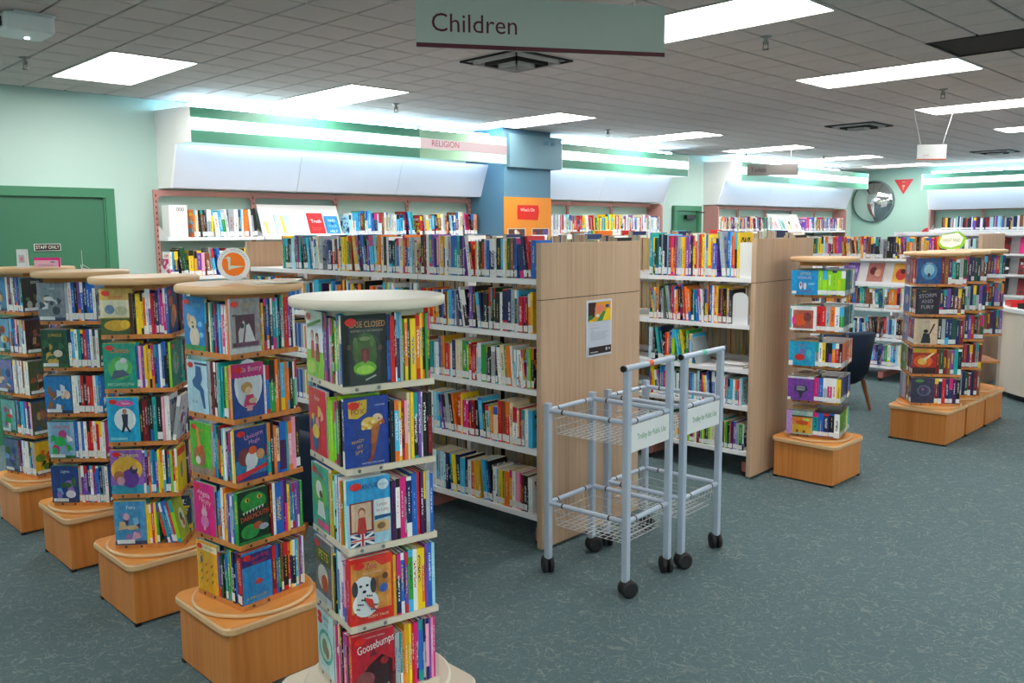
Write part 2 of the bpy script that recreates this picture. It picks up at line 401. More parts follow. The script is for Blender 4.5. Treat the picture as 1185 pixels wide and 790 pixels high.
MB().lathe([(.012, -.104), (.012, -.098)], 10, (0, .05, 0)).build('indicator_lens', 'light_tube', t)
MB().box((-.18, -.08, -.08), (-.15, .08, -.035)).build('lamp_head', 'black_plastic', t)

# doors
def door(name, x0, x1, ztop, sign=None, closer=False):
    d = tag(MB().box((x0, WALLY-.012, 0), (x1, WALLY, ztop-.06)).build(name, 'green_door'), kind='structure')
    fr = MB(); w = .075
    fr.box((x0-.0, WALLY-.05, 0), (x0+w, WALLY, ztop)).box((x1-w, WALLY-.05, 0), (x1, WALLY, ztop)).box((x0+w, WALLY-.05, ztop-w), (x1-w, WALLY, ztop))
    fr.build('door_frame', 'green_frame', d)
    MB().box((x0+w+.012, WALLY-.026, .01), (x1-w-.012, WALLY-.012, ztop-w-.015)).build('door_leaf', 'green_door', d)
    MB().box((x1-w-.014, WALLY-.038, 0), (x1-w, WALLY-.012, ztop-w)).build('door_stop', 'green_frame', d)
    if closer:
        MB().box((x0+.28, WALLY-.085, ztop-.2), (x0+.52, WALLY-.03, ztop-.14)).box((x0+.5, WALLY-.12, ztop-.11), (x1-.02, WALLY-.10, ztop-.09)).build('door_closer', 'black_plastic', d)
    return d
door('door_1', 1.72, 2.765, 2.03)
door('door_2', 10.93, 11.66, 2.02, closer=True)
t = thing('door_sign', 'small black staff only sign on the green door', 'sign', (2.125, WALLY-.034, 1.522))
MB().box((0, 0, 0), (.196, .006, .056)).build('sign_plate', 'white_paint', t)
face_print('lettering', [('r', .02, .06, .98, .94, '151515'), ('t', .5, .5, .5, 'STAFF ONLY', .88, 'ece8dc')], .196, .056, (0, -.0005, 0), (1, 0, 0), (0, 0, 1), (0, -1, 0), t)

# blue pier with its box head
tag(MB().box((6.77, 6.95, 0), (7.54, WALLY, CEIL)).build('pillar', 'pier_blue'), kind='structure')
t = thing('pillar_box', 'grey-blue metal box wrapped round the top of the blue pier', 'bulkhead box', (6.82, 6.90, 2.365))
MB().box((0, 0, 0), (.86, .05, .365)).build('front_plate', 'pier_box', t)
MB().box((.78, .05, 0), (.86, .66, .365)).box((0, .05, 0), (-.0+.0, .05, .0)).build('side_plate', 'pier_box', t)
MB().box((.55, -.012, .27), (.62, 0, .31)).box((.68, -.012, .27), (.74, 0, .31)).build('fixing_plate', 'pier_blue', t)
t = thing('poster_board', 'orange events board with a red tag and two photos on the pier', 'poster board', (6.765, 6.938, 1.2))
MB().box((0, 0, 0), (.775, .012, .835)).build('board', 'orange_board', t)
it = [('p', [(.27, .70), (.70, .69), (.73, .81), (.71, .895), (.27, .895), (.26, .78)], 'dc2318'), ('t', .48, .83, .045, "What's On", .36, 'fff4ee')]
for u in (.06, .56):
    it += [('r', u, .30, u+.38, .58, 'd9cfc4'), ('r', u+.02, .31, u+.36, .57, '5a3a35')]
    for q in range(14): it.append(('e', u+.05+random.random()*.28, .34+random.random()*.2, .03+random.random()*.03, .02+random.random()*.02, random.choice(['d8b09a', 'b9413a', 'e9dccf', '6a4a9a', 'caa13a', '3b2c2c'])))
face_print('board_print', it, .775, .835, (0, -.0005, 0), (1, 0, 0), (0, 0, 1), (0, -1, 0), t)

# ------------------------------------------------------------------ lit canopies over the wall shelving
def canopy(mw, L, label, seams, pale=None, word=None, ends=(True, True)):
    """local x along the wall, y = 0 at the wall and negative into the room, z from the floor"""
    t = thing('light_canopy', label, 'light canopy', group='lit canopies over the wall shelves'); t.matrix_world = mw
    prof = [(0, 2.71), (-.66, 2.68), (-.66, 2.395), (-.385, 2.398), (-.25, 2.043), (0, 2.043)]
    for s, on in ((0, ends[0]), (L-.018, ends[1])):
        if on: MB().prof(prof, s, s+.018).build('end_panel', 'white_paint', t)
    prev = .018
    for s in list(seams)+[L-.018]:
        gm = 'bulkhead_pale' if pale is not None and s > pale else 'bulkhead_green'
        f = MB(); f.box((prev, -.66, 2.595), (s-.002, -.645, 2.68)).box((prev, -.66, 2.395), (s-.002, -.645, 2.495)); f.build('fascia', gm, t)
        MB().box((prev, -.665, 2.498), (s-.002, -.645, 2.592)).build('strip_diffuser', 'light_strip' if not (pale is not None and s > pale) else 'sign_strip', t)
        # the sloping white reflector under the fascia
        MB().prof([(-.385, 2.40), (-.25, 2.045), (-.235, 2.045), (-.37, 2.40)], prev, s-.003).build('reflector', 'canopy_white', t)
        prev = s
    MB().box((.018, -.64, 2.545), (L-.018, -.02, 2.555)).box((.018, -.37, 2.39), (L-.018, -.02, 2.40)).box((.018, -.235, 2.045), (L-.018, 0, 2.06)).build('deck', 'white_paint', t)
    x = .1
    while x+1.1 < L+.15:
        e = min(x+1.18, L-.1)
        MB().tube([(x, -.52, 2.44), (e, -.52, 2.44)], .013, 8).build('down_tube', 'light_tube', t)
        MB().tube([(x, -.45, 2.715), (e, -.45, 2.715)], .016, 8).build('up_tube', 'up_light', t); x += 1.25
    if word:
        face_print('lettering', [('t', *word)], 1, 1, (0, -.6662, 0), (1, 0, 0), (0, 0, 1), (0, -1, 0), t)
    return t
emit('sign_strip', 'fbdfe2', .45); MATS['sign_strip'].node_tree.nodes['Principled BSDF'].inputs['Roughness'].default_value = .7
canopy(frame((3.16, WALLY, 0), 0), 3.65, 'long green lit canopy over the wall shelves, marked for religion', (1.22, 2.40), 2.40, (2.74, 2.548, .062, 'RELIGION', .42, '96001c'), (True, False))
canopy(frame((7.70, WALLY, 0), 0), 2.67, 'short green lit canopy right of the blue pier', (1.2,), None, None)
canopy(frame((11.77, WALLY, 0), 0), 4.60, 'green lit canopy behind the toilets sign, near the convex mirror', (1.5, 3.0))
canopy(frame((XR, UY+.03, -.05), -PI/2), 6.0, 'green lit canopy on the far right wall beside the red triangle', (1.6, 3.2, 4.6))

# ------------------------------------------------------------------ books
PAL = dict(r=('cf2127', 'red'), R=('7d1220', 'maroon'), o=('ef7a1f', 'orange'), y=('f7d21c', 'yellow'), Y=('dba52b', 'golden'), g=('2f9d41', 'green'), G=('12502f', 'dark-green'),
           l=('8fd320', 'lime'), t=('149f9f', 'teal'), c=('3fb5e6', 'sky-blue'), b=('1f66c4', 'blue'), B=('16285f', 'navy'), p=('7c49b0', 'purple'), P=('4a1a5a', 'plum'),
           k=('17171c', 'black'), w=('eef0f3', 'white'), W=('e8d9b8', 'cream'), m=('d9247f', 'magenta'), i=('f2a0bd', 'pink'), n=('8a5433', 'brown'), s=('a4adb5', 'grey'), a=('a6dcec', 'pale-blue'))
KEYS = list(PAL)
def parse(spec):
    out = []; i = 0
    while i < len(spec):
        ch = spec[i]; i += 1
        if ch == ' ': continue
        n = ''
        while i < len(spec) and (spec[i].isdigit() or spec[i] == '.'): n += spec[i]; i += 1
        out.append((ch, float(n) if n else 1.))
    return out
def unit_cover():
    mb = MB()
    mb.box((0, 0, 0), (1, .03, 1), 1); mb.box((0, .03, 0), (.07, 1, 1), 1); mb.box((.93, .03, 0), (1, 1, 1), 1)
    me = mb.mesh('book_cover', ['book_spine', 'book_side']); recalc(me); me['ok'] = 1
    for p in me.polygons:
        if p.normal.y < -.9 and p.center.y < .01: p.material_index = 0
    return me
COVER = unit_cover()
PAGES = MB().box((.07, .03, .008), (.93, .985, .985)).mesh('page_block', 'book_pages'); recalc(PAGES); PAGES['ok'] = 1
def unit_block(case=False):
    me = MB().box((0, 0, 0), (1, 1, 1)).mesh('book', ['book_spine', 'book_side', 'book_pages' if not case else 'black_plastic']); recalc(me); me['ok'] = 1
    for p in me.polygons: p.material_index = 0 if p.normal.y < -.5 else 1 if abs(p.normal.x) > .5 else 2
    return me
BLOCK = unit_block(); CASE = unit_block(True)
rb = random.Random(11)
NB = 0
def book(name, mw, t, d, h, col, label, cat, group, sticker=0, pages=False, mesh=None, art=None, lean=0.):
    """mw: frame at the foot of the spine's left edge; x to the right, y away from the reader"""
    global NB; NB += 1
    o = bpy.data.objects.new(name, COVER if pages else (mesh or BLOCK)); C.objects.link(o)
    o.matrix_world = mw @ Matrix.Rotation(lean, 4, 'Y') @ Matrix.Diagonal((t, d, h, 1))
    tag(o, label, cat, group)
    v = .95+.25*rb.random(); c = PAL[col][0]
    o['c1'] = [min(1, x*v) for x in lin(c)]
    k2 = col if rb.random() < .55 else rb.choice('wwkyrbBcomt'); k3 = rb.choice('wwwyk') if col not in 'wWyas' else rb.choice('kkrBb')
    if k3 == col: k3 = 'w' if col != 'w' else 'k'
    o['c2'] = list(lin(PAL[k2][0])); o['c3'] = list(lin(PAL[k3][0])); o['seed'] = rb.random(); o['sticker'] = float(sticker)
    if pages: p = bpy.data.objects.new('page_block', PAGES); C.objects.link(p); p.parent = o
    if art:
        mb = MB(); printed(mb, art, 1, 1, (1, 0, 0), (0, 1, 0), (0, 0, 1), (1, 0, 0), .00025/t, h/d)
        link('cover_print', mb.mesh('cover_print', 'print'), o)
    return o
STUFF = {}
def stuff_book(key, mw, t, d, h, col, sticker):
    mb = STUFF.setdefault(key, MB()); mb.M = mw; c = tuple(x*(.88+.24*rb.random()) for x in lin(PAL[col][0]))
    mb.box((0, 0, 0), (t, d, h), 0, c)
    if sticker: mb.face([(0, -.0006, .008), (t, -.0006, .008), (t, -.0006, h*.19), (0, -.0006, h*.19)], 0, lin('eceef2'))
    else:
        c2 = lin(PAL[rb.choice(KEYS)][0]); mb.face([(0, -.0006, h*.7), (t, -.0006, h*.7), (t, -.0006, h*.92), (0, -.0006, h*.92)], 0, c2)
    mb.box((t*.08, d*.05, h-.0005), (t*.92, d+.0006, h+.0005), 0, lin('d9ccb2')); mb.face([(t*.08, d+.0007, .004), (t*.92, d+.0007, .004), (t*.92, d+.0007, h-.004), (t*.08, d+.0007, h-.004)], 0, lin('b8aa92')); mb.M = Matrix()
def adj(t, h, h0):
    if t > .026: return 'thick'
    if t < .0105: return 'slim'
    if h > h0*1.12: return 'tall'
    if h < h0*.9: return 'short'
    return ''
def row(mw, L, spec, name, noun, cat, where, group, tw=(.012, .03), hh=(.19, .23), d=.15, sticker=.9, fit=False, start=0., jitter=.012, stuff=None, pages=False, mesh=None, lastart=None, lean=.12, skip=None, rev=False):
    """a run of books from the left end of MW; WHERE closes each label, e.g. 'on the top shelf ...'"""
    items = parse(spec); r_ = random.Random(hash((round(mw.translation.x*100), round(mw.translation.y*100), round(mw.translation.z*100), spec)) & 0xffff)
    r_ = random.Random(sum(ord(c)*(i+3) for i, c in enumerate(spec+where)))
    if fit: u = (L-.0006*len(items))/sum(b for _, b in items)
    flean = 0.
    seg = 0; th = 0.; x = 0.; n = 0; i = 0; h0 = sum(hh)/2; run = hh[0]+(hh[1]-hh[0])*r_.random()
    while True:
        if fit:
            if i >= len(items): break
            ch, wt = items[i]; t = wt*u
            if ch in '/|': flean = .2 if ch == '/' else -.16; x += t; i += 1; continue
        else:
            ch, wt = items[i % len(items)] if i < len(items)*1 else r_.choice(items); t = (tw[0]+(tw[1]-tw[0])*r_.random()**1.6)*(.7+.3*wt)
            if x+t > L: break
        if i % 5 == 0 or r_.random() < .3: run = hh[0]+(hh[1]-hh[0])*r_.random()
        h = run*(1+.012*(r_.random()-.5)); dd = d*(.93+.07*r_.random()); off = (r_.random())*jitter
        n += 1; i += 1
        last = fit and i == len(items)
        if last and lastart: h = hh[1]*.98; dd = d; off = 0
        if not fit and not stuff and seg <= 0 and r_.random() < .09*lean/.12 and x+t+.09 < L: seg = r_.randint(2, 6); th = .06+.11*r_.random(); x += h*math.sin(th)
        le = -th if seg > 0 else 0
        if flean: le = -flean
        m_ = mw @ Matrix.Translation((x, off, t*.17 if flean < 0 else 0)); st = 1 if r_.random() < sticker else 0
        if stuff: stuff_book(stuff, m_, t-.0006, dd, h, ch, st)
        else:
            lb = f"{adj(t, h, h0)} {PAL[ch][1]} {noun},".strip()+f" {ordinal(n)} from left, {where}"
            if last and lastart: lb = lastart[0]
            book(name, m_, t-.0006, dd, h, ch, lb, cat, group, st, pages, mesh, lastart[1] if last and lastart else None, le)
        x += t/math.cos(le)+(t*0 if seg != 1 else t*.02); seg -= 1
    return x

# ------------------------------------------------------------------ wall shelving
def wall_shelving(mw, L, label, levels, nb, end_l=True, end_r=True, kick=True):
    t = thing('wall_shelving', label, 'shelving', group='pink metal shelving along the walls'); t.matrix_world = mw; bw = L/nb
    for i in range(nb+1):
        x = i*bw
        full = (i == 0 and end_l) or (i == nb and end_r)
        if full:
            mb = MB(); pts = [(-.27, 0), (0, 0), (0, 2.03)]+[(-.27+.06*(1-math.sin(a*PI/8)), 1.97+.06*math.cos(a*PI/8)) for a in range(5)]
            mb.prof(pts, x-.012, x+.012); mb.build('end_panel', 'pink_metal', t)
        else:
            mb = MB(); mb.box((x-.016, -.075, 0), (x+.016, -.045, 2.03))
            for q in range(38): z = .12+q*.05; mb.box((x-.004, -.0765, z), (x+.004, -.075, z+.02), 1)
            mb.build('upright', ['pink_metal', 'vent_dark'], t)
    for i in range(nb):
        x0, x1 = i*bw+.016, (i+1)*bw-.016
        pts = [(x0, 2.03), (x1, 2.03), (x1, 1.93)]+[(x1-.05+.05*math.cos(a*PI/8), 1.93+.05*math.sin(a*PI/8)) for a in range(1, 5)]+[(x0+.05-.05*math.sin(a*PI/8), 1.93+.05*math.cos(a*PI/8)) for a in range(5)]
        mb = MB(); n = len(pts); mb.quads([(p[0], -.072, p[1]) for p in pts]+[(p[0], -.05, p[1]) for p in pts], [(a, (a+1) % n, n+(a+1) % n, n+a) for a in range(n)])
        mb.face([(p[0], -.072, p[1]) for p in pts]); mb.face([(p[0], -.05, p[1]) for p in pts][::-1]); mb.build('top_rail', 'pink_metal', t)
        for z in levels:
            mb = MB(); mb.box((x0-.008, -.27, z-.03), (x1+.008, -.045, z)); mb.box((x0-.006, -.045, z), (x1+.006, -.04, z+.03))
            mb.build('shelf', 'shelf_white', t)
            for s in (x0-.006, x1+.002): MB().prof([(-.25, z-.03), (-.05, z-.03), (-.05, z+.1), (-.08, z+.1), (-.2, z+.02)], s, s+.003).build('shelf_bracket', 'shelf_white', t)
    if kick: MB().box((.0, -.26, 0), (L, -.04, .08)).build('kick_plate', 'plinth_pink', t)
    return t
LV = (1.62, 1.28, .96, .64, .30)
U1 = frame((3.10, WALLY, 0), 0); bw1 = 3.66/4
wall_shelving(U1, 3.66, 'long pink metal wall shelving left of the blue pier', LV, 4, False, False)
wall_shelving(frame((7.58, WALLY, 0), 0), 2.72, 'pink metal wall shelving right of the blue pier', LV, 3, False, True)
wall_shelving(frame((11.80, WALLY, 0), 0), 4.55, 'pink metal wall shelving with round-topped ends near the convex mirror', LV, 5, True, True)
wall_shelving(frame((XR, UY, 0), -PI/2), 6.0, 'pink metal shelving on the far right wall under its canopy', LV, 7, True, True)
T_ = Matrix.Translation
def on(mw, x, z, y=-.255): return mw @ T_((x, y, z))
NF = dict(name='nonfiction_book', noun='book', cat='book', d=.16, hh=(.2, .25), tw=(.015, .046))
row(on(U1, .25, 1.62), .63, 'oW knKsy'.replace('K', 'k')+'wcgwswBcwowsk', where='top shelf of the leftmost pink wall bay', group='books on the long wall shelving', **{**NF, 'hh': (.2, .27)})
row(on(U1, .02, 1.28), .86, 'wcBkGyYpinscbwryRwsky', where='second shelf of the leftmost pink wall bay', group='books on the long wall shelving', **NF)
row(on(U1, 2*bw1+.03, 1.62), .86, 'aWwcctRGwcbbBawnWs', where='top shelf of the third pink wall bay', group='books on the long wall shelving', **NF)
row(on(U1, 3*bw1+.03, 1.62), .84, 'rRsyacknwWsoBabnwWsmRko', where='top shelf of the pink wall bay beside the pier', group='books on the long wall shelving', **NF)
U2 = frame((7.58, WALLY, 0), 0)
for b, sp in enumerate(('ykwsrnrwwascpt', 'rtyYwwrRsrykg', 'wrrwanwrWpwsbW')):
    row(on(U2, b*.9067+.03, 1.62), .86, sp, where=('top shelf, wall bay just right of the pier', 'top shelf, middle bay right of the pier', 'top shelf, bay beside the far green door')[b], group='books on the short wall shelving', **NF)
U3 = frame((11.80, WALLY, 0), 0)
row(on(U3, .05, 1.62), 1.72, 'wtgwoWWrwBsyspBRPa', where='top shelf left of the toilets-sign display', group='books on the far wall shelving', **NF)
row(on(U3, 2.95, 1.62), 1.55, 'pimmrwswbBpwcsynY', where='top shelf right of the toilets-sign display', group='books on the far wall shelving', **NF)
UR = frame((XR, UY, 0), -PI/2)
row(on(UR, .22, 1.62), 5.7, 'knYyBksnwsaBwsskRnBkPwbpR', stuff='right wall books', where='x', group='x', **NF)
row(on(UR, .1, 1.28), 5.8, 'knRBksnwsaBwsskR', stuff='right wall books', where='x', group='x', **NF)
row(on(U3, .05, 1.28), 4.4, 'knRBksnwgaBwoskR', stuff='right wall books', where='x', group='x', **NF)
row(on(U2, .05, 1.28), 2.6, 'kwRBksnwgaBwoskR', stuff='right wall books', where='x', group='x', **NF)
row(on(U1, bw1+.05, 1.28), 2.65, 'kwRBksnwgaBwoskR', stuff='right wall books', where='x', group='x', **NF)
t = thing('number_block', 'white bookend block numbered 000 at the end of the top wall shelf', 'bookend', (3.125, 7.315, 1.6205))
MB().prism(rrect(0, 0, .165, .15, .008), 0, .275).build('block', 'white_paint', t)
face_print('lettering', [('t', .62, .86, .12, '000', .55, '2c2c34')], .165, .275, (0, -.0005, 0), (1, 0, 0), (0, 0, 1), (0, -1, 0), t)
# slanting display fronts on the wall shelves with face-out books
def face_book(name, label, w_, h_, t_, col, art, mw, group=None, cat='book', sticker=0):
    """a book lying against MW: local x right, z up along its cover, y into the board; the front cover looks to -y"""
    o = link(name, None); o.matrix_world = mw; tag(o, label, cat, group)
    c = link('cover', MB().box((0, 0, 0), (w_, .0015, h_)).box((0, t_-.0015, 0), (w_, t_, h_)).box((0, .0015, 0), (.0025, t_-.0015, h_)).mesh('cover', col_mat(col)), o)
    MB().box((.0025, .0015, .003), (w_-.003, t_-.0015, h_-.003)).build('page_block', 'book_pages', o)
    face_print('cover_print', art, w_, h_, (0, -.0002, 0), (1, 0, 0), (0, 0, 1), (0, -1, 0), o)
    return o
def col_mat(ch):
    n = 'cover_'+PAL[ch][1]
    return MATS[n] if n in MATS else flat(n, PAL[ch][0], .35)
def display(mw, L, label, hgt=.30):
    t = thing('display_rack', label, 'display rack'); t.matrix_world = mw
    MB().prof([(-.02, .0), (-.008, .0), (.112, hgt), (.10, hgt)], 0, L).build('display_panel', 'white_paint', t)
    MB().prof([(-.06, 0), (0, 0), (0, .008), (-.052, .008), (-.052, .022), (-.06, .022)], 0, L).build('display_lip', 'shelf_white', t)
    return t, Matrix.Translation((0, -.03, .010)) @ Matrix.Rotation(-math.atan2(.12, hgt), 4, 'X')
D1 = on(U1, bw1+.02, 1.62, -.19)
t, tilt = display(D1, .88, 'white slanting display panel holding four face-out books on the wall shelf')
ga = 'face-out books on the slanting wall display'
BL = [('white booklet with a yellow stripe on the slanting wall display', .10, .15, 'w', .05, [('r', 0, 0, 1, 1, 'f4f2e8'), ('r', .08, .1, .3, .95, 'e6d23c'), ('t', .6, .6, .08, 'READ', .5, '8a8f96')]),
 ('pale-blue book with a yellow ribbon on the slanting wall display', .16, .21, 'a', .17, [('r', 0, 0, 1, 1, 'bfe4ee'), ('p', [(.42, .08), (.6, .12), (.5, .95), (.36, .9)], 'e8c81e'), ('t', .7, .8, .06, 'MIND', .4, '5a8a9a')]),
 ('white book with a small grey emblem on the slanting wall display', .13, .2, 'w', .37, [('r', 0, 0, 1, 1, 'efeff2'), ('e', .5, .55, .22, .14, 'b9bcd2'), ('e', .5, .55, .14, .09, 'e6e6f0'), ('r', .25, .28, .75, .31, 'a0a3b8')]),
 ('red book titled truth on the slanting wall display', .17, .23, 'r', .53, [('r', 0, 0, 1, 1, 'cc1a1f'), ('t', .5, .62, .16, 'Truth', .85, 'ffffff'), ('r', .15, .3, .8, .32, 'e86a6a'), ('r', .15, .22, .7, .24, 'e86a6a')]),
 ('bright blue book with white lettering on the slanting wall display', .15, .2, 'b', .72, [('r', 0, 0, 1, 1, '1c8fd0'), ('t', .5, .75, .14, 'FIND', .7, 'd8f2ff'), ('t', .5, .45, .14, 'YOUR', .7, '9ad8f4'), ('t', .5, .18, .14, 'HELP', .7, 'd8f2ff'), ('e', .5, .6, .1, .08, '0e5a9a')])]
for lb, w_, h_, c_, x_, art in BL: face_book('display_book', lb, w_, h_, .014, c_, art, D1 @ T_((x_-.02, 0, 0)) @ tilt, ga)
D3 = on(U3, 1.82, 1.62, -.19)
t, tilt = display(D3, 1.08, 'far white slanting display panel with face-out books near the mirror')
for i, (w_, c_, art, lb) in enumerate([(.14, 'i', [('r', 0, 0, 1, 1, 'e8c9cc'), ('e', .5, .5, .3, .3, 'b9858c')], 'pink-covered face-out book on the far wall display'),
   (.16, 't', [('r', 0, 0, 1, 1, '9cc8b8'), ('p', [(.2, .9), (.8, .6), (.7, .1), (.3, .2)], '3b7a6a')], 'teal-covered face-out book on the far wall display'),
   (.17, 'W', [('r', 0, 0, 1, 1, 'e2dccb'), ('e', .45, .65, .2, .18, '4a3520'), ('p', [(.3, .1), (.7, .1), (.6, .55), (.35, .5)], 'b8bc6a')], 'cream face-out book with a dark head, far wall display'),
   (.15, 'w', [('r', 0, 0, 1, 1, 'e6e2e8'), ('r', .2, .2, .8, .6, 'c9a0a8')], 'white face-out book with a dusky square, far wall display')]):
    face_book('display_book', lb, w_, .22, .014, c_, art, D3 @ T_((.1+.24*i, 0, 0)) @ tilt, 'face-out books on the far wall display')

# ------------------------------------------------------------------ free-standing bookcases (double sided, birch ends)
def bookcase(P0, bays, bw, levels, label, lshelf=True):
    """local x across (0 = the side that faces the reader's left), local y along, P0 the near left foot corner"""
    mw = frame((*P0, 0), math.radians(2.5)); t = thing('bookcase', label, 'bookcase', group='double-sided birch-ended bookcases'); t.matrix_world = mw; Wd = .862; L = bays*bw
    MB().box((0, 0, .02), (Wd, .034, 1.306), ch=.002).build('end_panel', 'birch_panel', t)
    MB().box((0, 0, 1.31), (Wd, .034, 1.592), ch=.002).build('end_panel', 'birch_panel', t)
    MB().box((.004, .004, 1.304), (Wd-.004, .03, 1.312)).build('panel_joint', 'vent_dark', t)
    MB().box((0, .034+L, .02), (Wd, .068+L, 1.592), ch=.002).build('end_panel', 'birch_panel', t)
    for i in range(bays+1):
        y = .034+i*bw
        for x in (.40, .44):
            MB().box((x, y-.015 if 0 < i < bays else (y if i == 0 else y-.03), .1), (x+.025, y+.015 if 0 < i < bays else (y+.03 if i == 0 else y), 1.56)).build('upright', 'shelf_white', t)
        yy = min(max(y, .065), L)
        MB().box((.05, yy-.03, .035), (Wd-.05, yy+.03, .1), ch=.01).build('foot', 'plinth_pink', t)
        for x in (.07, Wd-.07): MB().lathe([(.032, -.012), (.032, .012)], 14, (x, yy, .032), 0, 'x').build('caster', 'tyre_black', t)
    for i in range(bays):
        y0, y1 = .034+i*bw+.003, .034+(i+1)*bw-.003
        for z in levels:
            for a, b in ((.012, .30), (Wd-.30, Wd-.012)):
                MB().box((a, y0, z-.028), (b, y1, z)).build('shelf', 'shelf_white', t)
            if i: # shelf end brackets with rounded corner at the bay joints
                for yb in (y0, ): MB().prism([(0, 0), (.2, 0), (.2, .14), (.06, .14), (.02, .11), (0, .06)], 0, .003).build('shelf_bracket', 'shelf_white', t).matrix_local = Matrix.Translation((.04, yb+.003, z)) @ Matrix.Rotation(PI/2, 4, 'X')
    return t, mw
def bay_mw(mw, yfar, z, x=.022):
    """frame of a book row on the left-hand side, starting at its far end"""
    return mw @ T_((x, yfar, z+.0005)) @ Matrix.Rotation(-PI/2, 4, 'Z')
LA = [1.412, 1.133, .846, .533, .186]
tA, mA = bookcase((3.09, 2.912), 3, .905, LA, 'long birch-ended bookcase beside the trolleys, poster on its end')
LIB = dict(name='library_book', noun='book', cat='book', tw=(.013, .038), hh=(.185, .225), d=.14)
gA = 'junior nonfiction on the bookcase behind the trolleys'
AS = [('kRwtpBiWYbwsbtaBpwrYwGrsbBwkcwyGnb', 'bBrRBoWayygnYsBbkpcaYoWkwBGsbW', 'ytGksanpntBkcswaWsonBbtcwaYsr'),
      ('rYroYBbRycbsBwkpksBkskGkwBBsGcrmRoYnt', 'orYbRcyaYwBtckGBsBwsktrRoYrnRi', 'stYWwoBbrRtWkcGBksBwskryRoYrn'),
      ('wtawboYrowBWWglrmrwagpksk', 'stWtawYownBygrrmwaspknBb', 'RmtaswBkRtwscyGwrm'),
      ('wacpsskorymmrRkckayoWrnrW', 'sworymrRkcaoynRkrWwpb', 'bYykworBRwtcmkRyWnk'),
      ('wcsawBtkyBckwryYcbkwcygoYwimRkt', 'tcwBkyaYRcyboWgBkrym', 'wcGyBbnwgywrmRi')]
for li, z in enumerate(LA):
    lv = ('top', 'second', 'third', 'fourth', 'bottom')[li]; nb_ = 3 if li == 0 else 2 if li < 3 else 1
    for b in range(nb_):
        y1 = .034+(b+1)*.905-.012; ln = .875; y0 = y1
        if li == 0 and b == 2: y0 = .034+2.32; ln = y0-(.034+2*.905)-.01
        if b == 1 and li > 0: ln = .45 if li == 1 else .30; y0 = .034+.905+ln+.01; 
        if li >= 2 and b == 0: y0 = y1-.02*(li-1); ln = .86-.02*(li-1)
        row(bay_mw(mA, y0, z), ln, AS[li][b], where=f"{lv} shelf, {('near', 'middle', 'far')[b]} bay of the trolley bookcase", group=gA, **LIB)
for li in (1, 2, 3, 4):
    row(bay_mw(mA, .034+2.70, LA[li]), .86, 'tcbyckksYwPbowa', stuff='backs', where='x', group='x', **LIB)
    row(bay_mw(mA, .034+1.80, LA[li]), .40, 'kwcbsoRykw', stuff='backs', where='x', group='x', **LIB)
# block ends and dividers that hold the rows
for li in (2, 3, 4):
    z = LA[li]; t = thing('bookend', f"white curved metal bookend on the {('third', 'fourth', 'bottom')[li-2]} shelf of the trolley bookcase", 'bookend', group='white metal bookends'); t.matrix_world = bay_mw(mA, .936, z)
    MB().prism([(0, .02), (.2, .02), (.2, .15), (.04, .15), (.0, .10)], 0, .003).build('bookend_plate', 'shelf_white', t).matrix_local = T_((.006, 0, 0)) @ Matrix.Rotation(PI/2, 4, 'Y') @ Matrix.Rotation(PI/2, 4, 'Z')
# backs of both bookcases, seen only through the gaps
for z in LA:
    for b in range(3):
        row(mA @ T_((.84, .04+b*.905, z)) @ Matrix.Rotation(PI/2, 4, 'Z'), .88, 'kwRBysrwgaBwockR', stuff='backs', where='x', group='x', **LIB)
# a slanted lectern-like display stand on the second shelf, far bay
t = thing('shelf_display_stand', 'pale slanted display stand with a dark label on the second shelf', 'display stand'); t.matrix_world = bay_mw(mA, 1.85, 1.1335)
MB().prof([(0.0, 0), (.10, .0), (.10, .19), (.07, .19)], 0, .42).build('stand_panel', 'canopy_white', t)
face_print('stand_label', [('r', .40, .3, .62, .8, '20283a'), ('t', .51, .55, .16, 'new', .14, 'c98a70')], .42, .2, (0, -.001, .0), (1, 0, 0), (0, .345, .939), (0, -.939, .345), t)

LB = [1.337, 1.029, .734, .486, .182]
tB, mB = bookcase((4.997, 2.81), 3, .80, LB, 'birch-ended bookcase of picture books right of the trolleys')
PB = dict(name='picture_book', noun='picture book', cat='book', tw=(.009, .025), d=.19)
BS = ['tcGGbtswkcRonrbscyopiPkyyrsorYywcyobpcsbcrok', 'nkYsnYPksGsrboYRknrooktbwswkyoBbw', 'asktBkrobBlctygRcmbkcs', 'tmykbYbrwgmswtwkoWWsnbcwsa', 'RtclpBsmbgpkswWyoBkgYlRP']
HB = [(.25, .315), (.21, .255), (.19, .235), (.17, .21), (.16, .2)]
for li, z in enumerate(LB):
    lv = ('top', 'second', 'third', 'fourth', 'bottom')[li]
    cut = (.10, .14, .42, .05, .03)[li]
    row(bay_mw(mB, .034+.795, z), .79-cut, BS[li], where=f"{lv} shelf, near bay of the picture-book bookcase", group='picture books on the birch-ended bookcase', hh=HB[li], **PB)
    row(bay_mw(mB, .034+1.59, z), .40, 'ylsWnprRrgolRwcb', stuff='backs', hh=HB[li], where='x', group='x', **PB)
    for b in range(2): row(mB @ T_((.84, .04+b*.8, z)) @ Matrix.Rotation(PI/2, 4, 'Z'), .77, 'kwRBysrwgaBwockR', stuff='backs', where='x', group='x', hh=HB[li], **PB)
